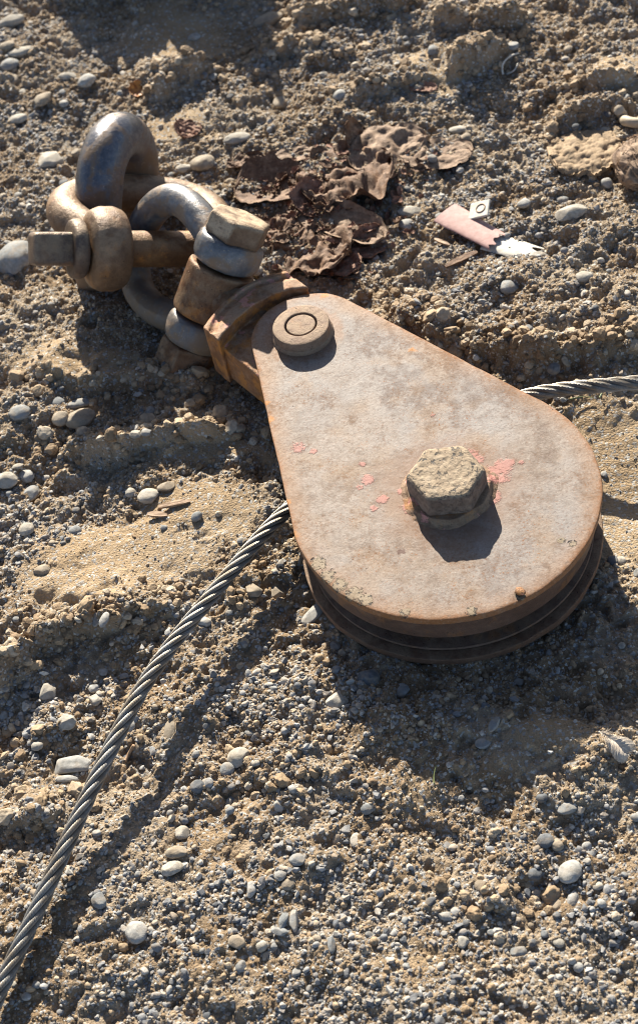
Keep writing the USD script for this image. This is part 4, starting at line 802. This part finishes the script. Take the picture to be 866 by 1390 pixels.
# the torn pink tube with its white end, and the white tab lying on it
def look1(name, a, b, sc, rough=.7, bumpd=.0006):
    g = Graph(); p = g.pos(); n = g.noise(p, sc, 5, .65)
    return g.done(name, base_color=g.ramp(n, [(.35, a), (.65, b)]), roughness=rough, normal=g.bump(n, .5, bumpd))
pink_m = look1('faded_pink', C(.33, .175, .15), C(.45, .27, .235), 110.); white_m = look1('off_white', C(.48, .44, .36), C(.66, .62, .53), 120.); bark_m = look1('splinter_wood', C(.20, .115, .06), C(.36, .235, .135), 160.)
k = mpp(640, 315); A_, B_ = onground(604, 292), onground(668, 331); ax = unit((B_ - A_) * [1, 1, .3]); sd = unit(np.cross([0, 0, 1.0], ax)); up = np.cross(ax, sd)
def shell(A, ln, w, h, a0, a1, seed, taper=1., n=30, m=22, ragg=.0, th=.0008):
    u, t = np.meshgrid(np.linspace(0, 1, n), np.linspace(a0, a1, m), indexing='ij')
    rg = 1 + (ragg * (meshkit.fbm(np.stack([t * 2.2, t * 0, t * 0], -1) + seed, 3, seed) - .5) * 2) * (u > .5) * (u - .5) * 2
    ww = w * (1 - u * (1 - taper)); d = 1 + .08 * (meshkit.fbm(np.stack([u * 5, t * 2, t * 0], -1), 3, seed) - .5)
    G = A + (u * rg * ln)[..., None] * ax + (np.sin(t) * ww * d)[..., None] * sd + (np.cos(t) * h * d)[..., None] * up
    return solidify(G, th)
tb = thing('torn_tube', 'faded pink flattened paper tube with torn white end lying on the dirt', 'litter', A_)
part(tb, 'sleeve', shell(A_ + up * .004, np.linalg.norm(B_ - A_) * 1.12, .0190, .0032, -1.5, 1.45, 5, .78, ragg=.13), pink_m, 50)
ax0, sd0, up0 = ax, sd, up
yawv = at(738, 346) - at(676, 327); ax = unit(yawv); sd = unit(np.cross([0, 0, 1.0], ax)); up = np.cross(ax, sd)
part(tb, 'torn_end', shell(B_ + up0 * .003 - ax * .006, np.linalg.norm(yawv) * 1.12, .0165, .0035, -1.35, 1.4, 8, .8, ragg=.28), white_m, 50)
tv = thing('white_tab', 'little square white tab with a ring mark lying on the pink tube', 'litter', onground(652, 300))
Pt = onground(652, 296) + [0, 0, .013]; tx = unit(at(671, 292) - at(640, 290) + [0, 0, .010]); ty = unit(np.cross([.05, -.25, 1.0], tx)); tz = np.cross(tx, ty)
part(tv, 'tab', rbox(Pt, tx, ty, tz, .0125, .0115, .0013, .0012), white_m, 50)
part(tv, 'ring', placed(trimesh.creation.torus(.0056, .0007, 40, 8), Pt + tz * .0014 + tx * .002 + ty * .001, tx, ty, tz), bark_m, True)
# splinters, sticks, thread, straw
def splinter(px, py, L, W, yaw, seed, mt, name, label, cat, lift=.0015):
    k = mpp(px, py); b_ = trimesh.creation.box((L * k, W * k, W * k * .5)); b_ = b_.subdivide().subdivide().subdivide(); v = b_.vertices.copy(); t = v[:, 0] / (L * k / 2)
    v[:, 1:] *= (1 - .55 * np.abs(t) ** 2.5)[:, None]; v += (np.stack([meshkit.fbm(v * [60, 200, 200] + i * 7 + seed, 3, seed + i) for i in range(3)], 1) - .5) * [.004, .003, .0025]
    o = part(None, name, lay((v, b_.faces), px, py, yaw, 0, 0, lift, .3), mt, False); tag(o, label, cat)
splinter(236, 686, 44, 8, 9, 1, bark_m, 'wood_splinter', 'longer wood splinter lying below the spotted pale stone', 'splinter')
splinter(214, 702, 28, 9, -10, 2, bark_m, 'wood_splinter', 'shorter wood splinter nearer the sand patch', 'splinter')
splinter(626, 352, 50, 10, 26, 3, leaf_m, 'bark_strip', 'dark bark strip pointing at the torn pink tube', 'bark')
splinter(600, 330, 26, 6, -40, 4, bark_m, 'wood_splinter', 'tiny wood splinter left of the bark strip', 'splinter')
def strand_on(pts, r, mt, name, label, cat, lift=.001, r1=None):
    P = np.array([onground(*p) + [0, 0, lift + r] for p in pts]); Q = spline(P, 40)
    Q[:, 2] = np.maximum(Q[:, 2], ground(Q[:, 0], Q[:, 1]) + r * .6); o = part(None, name, rough(tube(Q, np.linspace(r, r1 or r, 40), 9), r * .15, 200, 3), mt, True); tag(o, label, cat)
strand_on([(683, 103), (682, 92), (689, 81), (704, 74)], .0011, white_m, 'thread', 'pale curled thread in the far dirt', 'thread', .002)
strand_on([(688, 102), (697, 98), (703, 88)], .0009, white_m, 'thread', 'shorter pale thread end inside the curled one', 'thread', .002)
strand_on([(840, 156), (846, 164), (853, 172), (866, 174), (890, 171)], .0062, look1('dry_stick', C(.30, .235, .155), C(.42, .34, .24), 90.), 'bent_stick', 'pale bent stick at the right edge above the mud slab', 'stick', .002)
strand_on([(171, 1037), (176, 1027), (183, 1015)], .0016, bark_m, 'straw', 'short tan straw just right of the rope', 'straw', .002)
strand_on([(200, 1020), (206, 1026), (209, 1034)], .0005, bark_m, 'dry_grass', 'thin curved dry grass blade right of the tan straw', 'grass blade', .003)
green_m = look1('grass_green', C(.07, .10, .025), C(.15, .17, .05), 120.)
strand_on([(590, 1068), (590, 1056), (593, 1043)], .0007, green_m, 'grass_blade', 'thin green grass blade at the near edge of the block shadow', 'grass blade', .004, .0003)
strand_on([(814, 544), (817, 538), (819, 533)], .0009, look1('pale_grass', C(.30, .34, .16), C(.42, .45, .25), 120.), 'grass_blade', 'pale green grass bit under the right run of rope', 'grass blade', .004, .0004)
strand_on([(774, 545), (788, 542), (806, 543)], .0007, green_m, 'grass_blade', 'flat green grass bit lying beside the right run of rope', 'grass blade', .003, .0003)
# dried mud slab and fibrous clump at the right
mud_m = stone_look('dried_mud', [(.3, C(.31, .245, .165)), (.7, C(.42, .345, .25))], .3, inst=False); k = mpp(795, 208)
sl_ = sheet(92 * k, 74 * k / .8, 77, -.05, -.03, .05, 4., .22, .22, 60, 50, .006)
tag(part(None, 'mud_slab', lay(rough(sl_, .0022, 190, 4), 795, 207, 8, -4, 0, .004, .45), clod_look, True), 'flat dried mud slab lifting at its near edge', 'mud slab')
P = onground(872, 232); v, f = blob(55, .30, 2.0, 4); v = v * [.030, .040, .022]; v += (meshkit.fbm(v * 160, 3, 5) - .5)[:, None] * unit([.2, -.5, 1]) * .008
clump = thing('fibre_clump', 'brown fibrous clump of dirt at the right edge', 'dirt clump', P)
part(clump, 'body', (v + P + [0, 0, .012], f), leaf2_m, True)
fb = []
for i in range(130):
    d = unit(rng.normal(size=3) * [1, 1, .7] + [0, -.2, .5]); c = P + [0, 0, .012] + d * [.029, .039, .021]; t = unit(np.cross(d, rng.normal(size=3)))
    fb.append(tube(np.array([c - t * .010 + d * .001, c + d * .004, c + t * .011 + d * .002]), np.array([.0003, .0005, .0003]), 4))
part(clump, 'fibre', join(*fb), bark_m, True)
# feather
fe = thing('feather', 'small white and buff feather at the edge of the block shadow', 'feather', onground(832, 1012))
F0, F1 = onground(812, 998) + [0, 0, .004], onground(850, 1028) + [0, 0, .004]; fa = unit(F1 - F0); fs = unit(np.cross([0, 0, 1.0], fa)); fu = np.cross(fa, fs); FL = np.linalg.norm(F1 - F0)
feather_m = look1('feather_white', C(.47, .385, .29), C(.62, .55, .455), 70., .8); Q = spline([F0 + fu * .002, F0 + fa * FL * .5 + fu * .006, F1 + fu * .003], 30)
part(fe, 'shaft', tube(Q, np.linspace(.0006, .0002, 30), 6), feather_m, True)
for side in (1, -1):
    bs = []
    for i in range(190):
        t = .30 + .70 * i / 189; c = Q[min(29, int(t * 29))] + fa * rng.normal(0, .0004); w = .0118 * math.sin(math.pi * (.10 + .80 * (t - .30) / .70)) ** .7 * rng.uniform(.85, 1.04)
        e = c + fs * side * w + fa * w * .75 + fu * (rng.normal(0, .0006) - .0015); mid = c + (e - c) * .5 + fu * .0018
        bs.append(tube(np.array([c, mid, e]), np.array([.00042, .00040, .00014]), 4, cap=False))
    for i in range(16):
        c = Q[rng.integers(2, 10)]; e = c + (fs * side * rng.uniform(.2, 1) + fa * rng.uniform(-.2, .9) + fu * rng.uniform(0, .7)) * rng.uniform(.004, .009)
        bs.append(tube(np.array([c, (c + e) / 2 + fu * .0008, e]), np.array([.0003, .00025, .0001]), 4, cap=False))
    part(fe, 'vane', join(*bs), feather_m, True)
P = at(706, 803, PLATE_Z + .0022); v, f = blob(5, .3, 1.5, 3, 5); tag(part(None, 'rust_chip', (turn(v * [.0046, .0062, .0024], .5) + P, f), yoke_m, 40), 'small rust chip lying on the near part of the plate', 'rust chip')
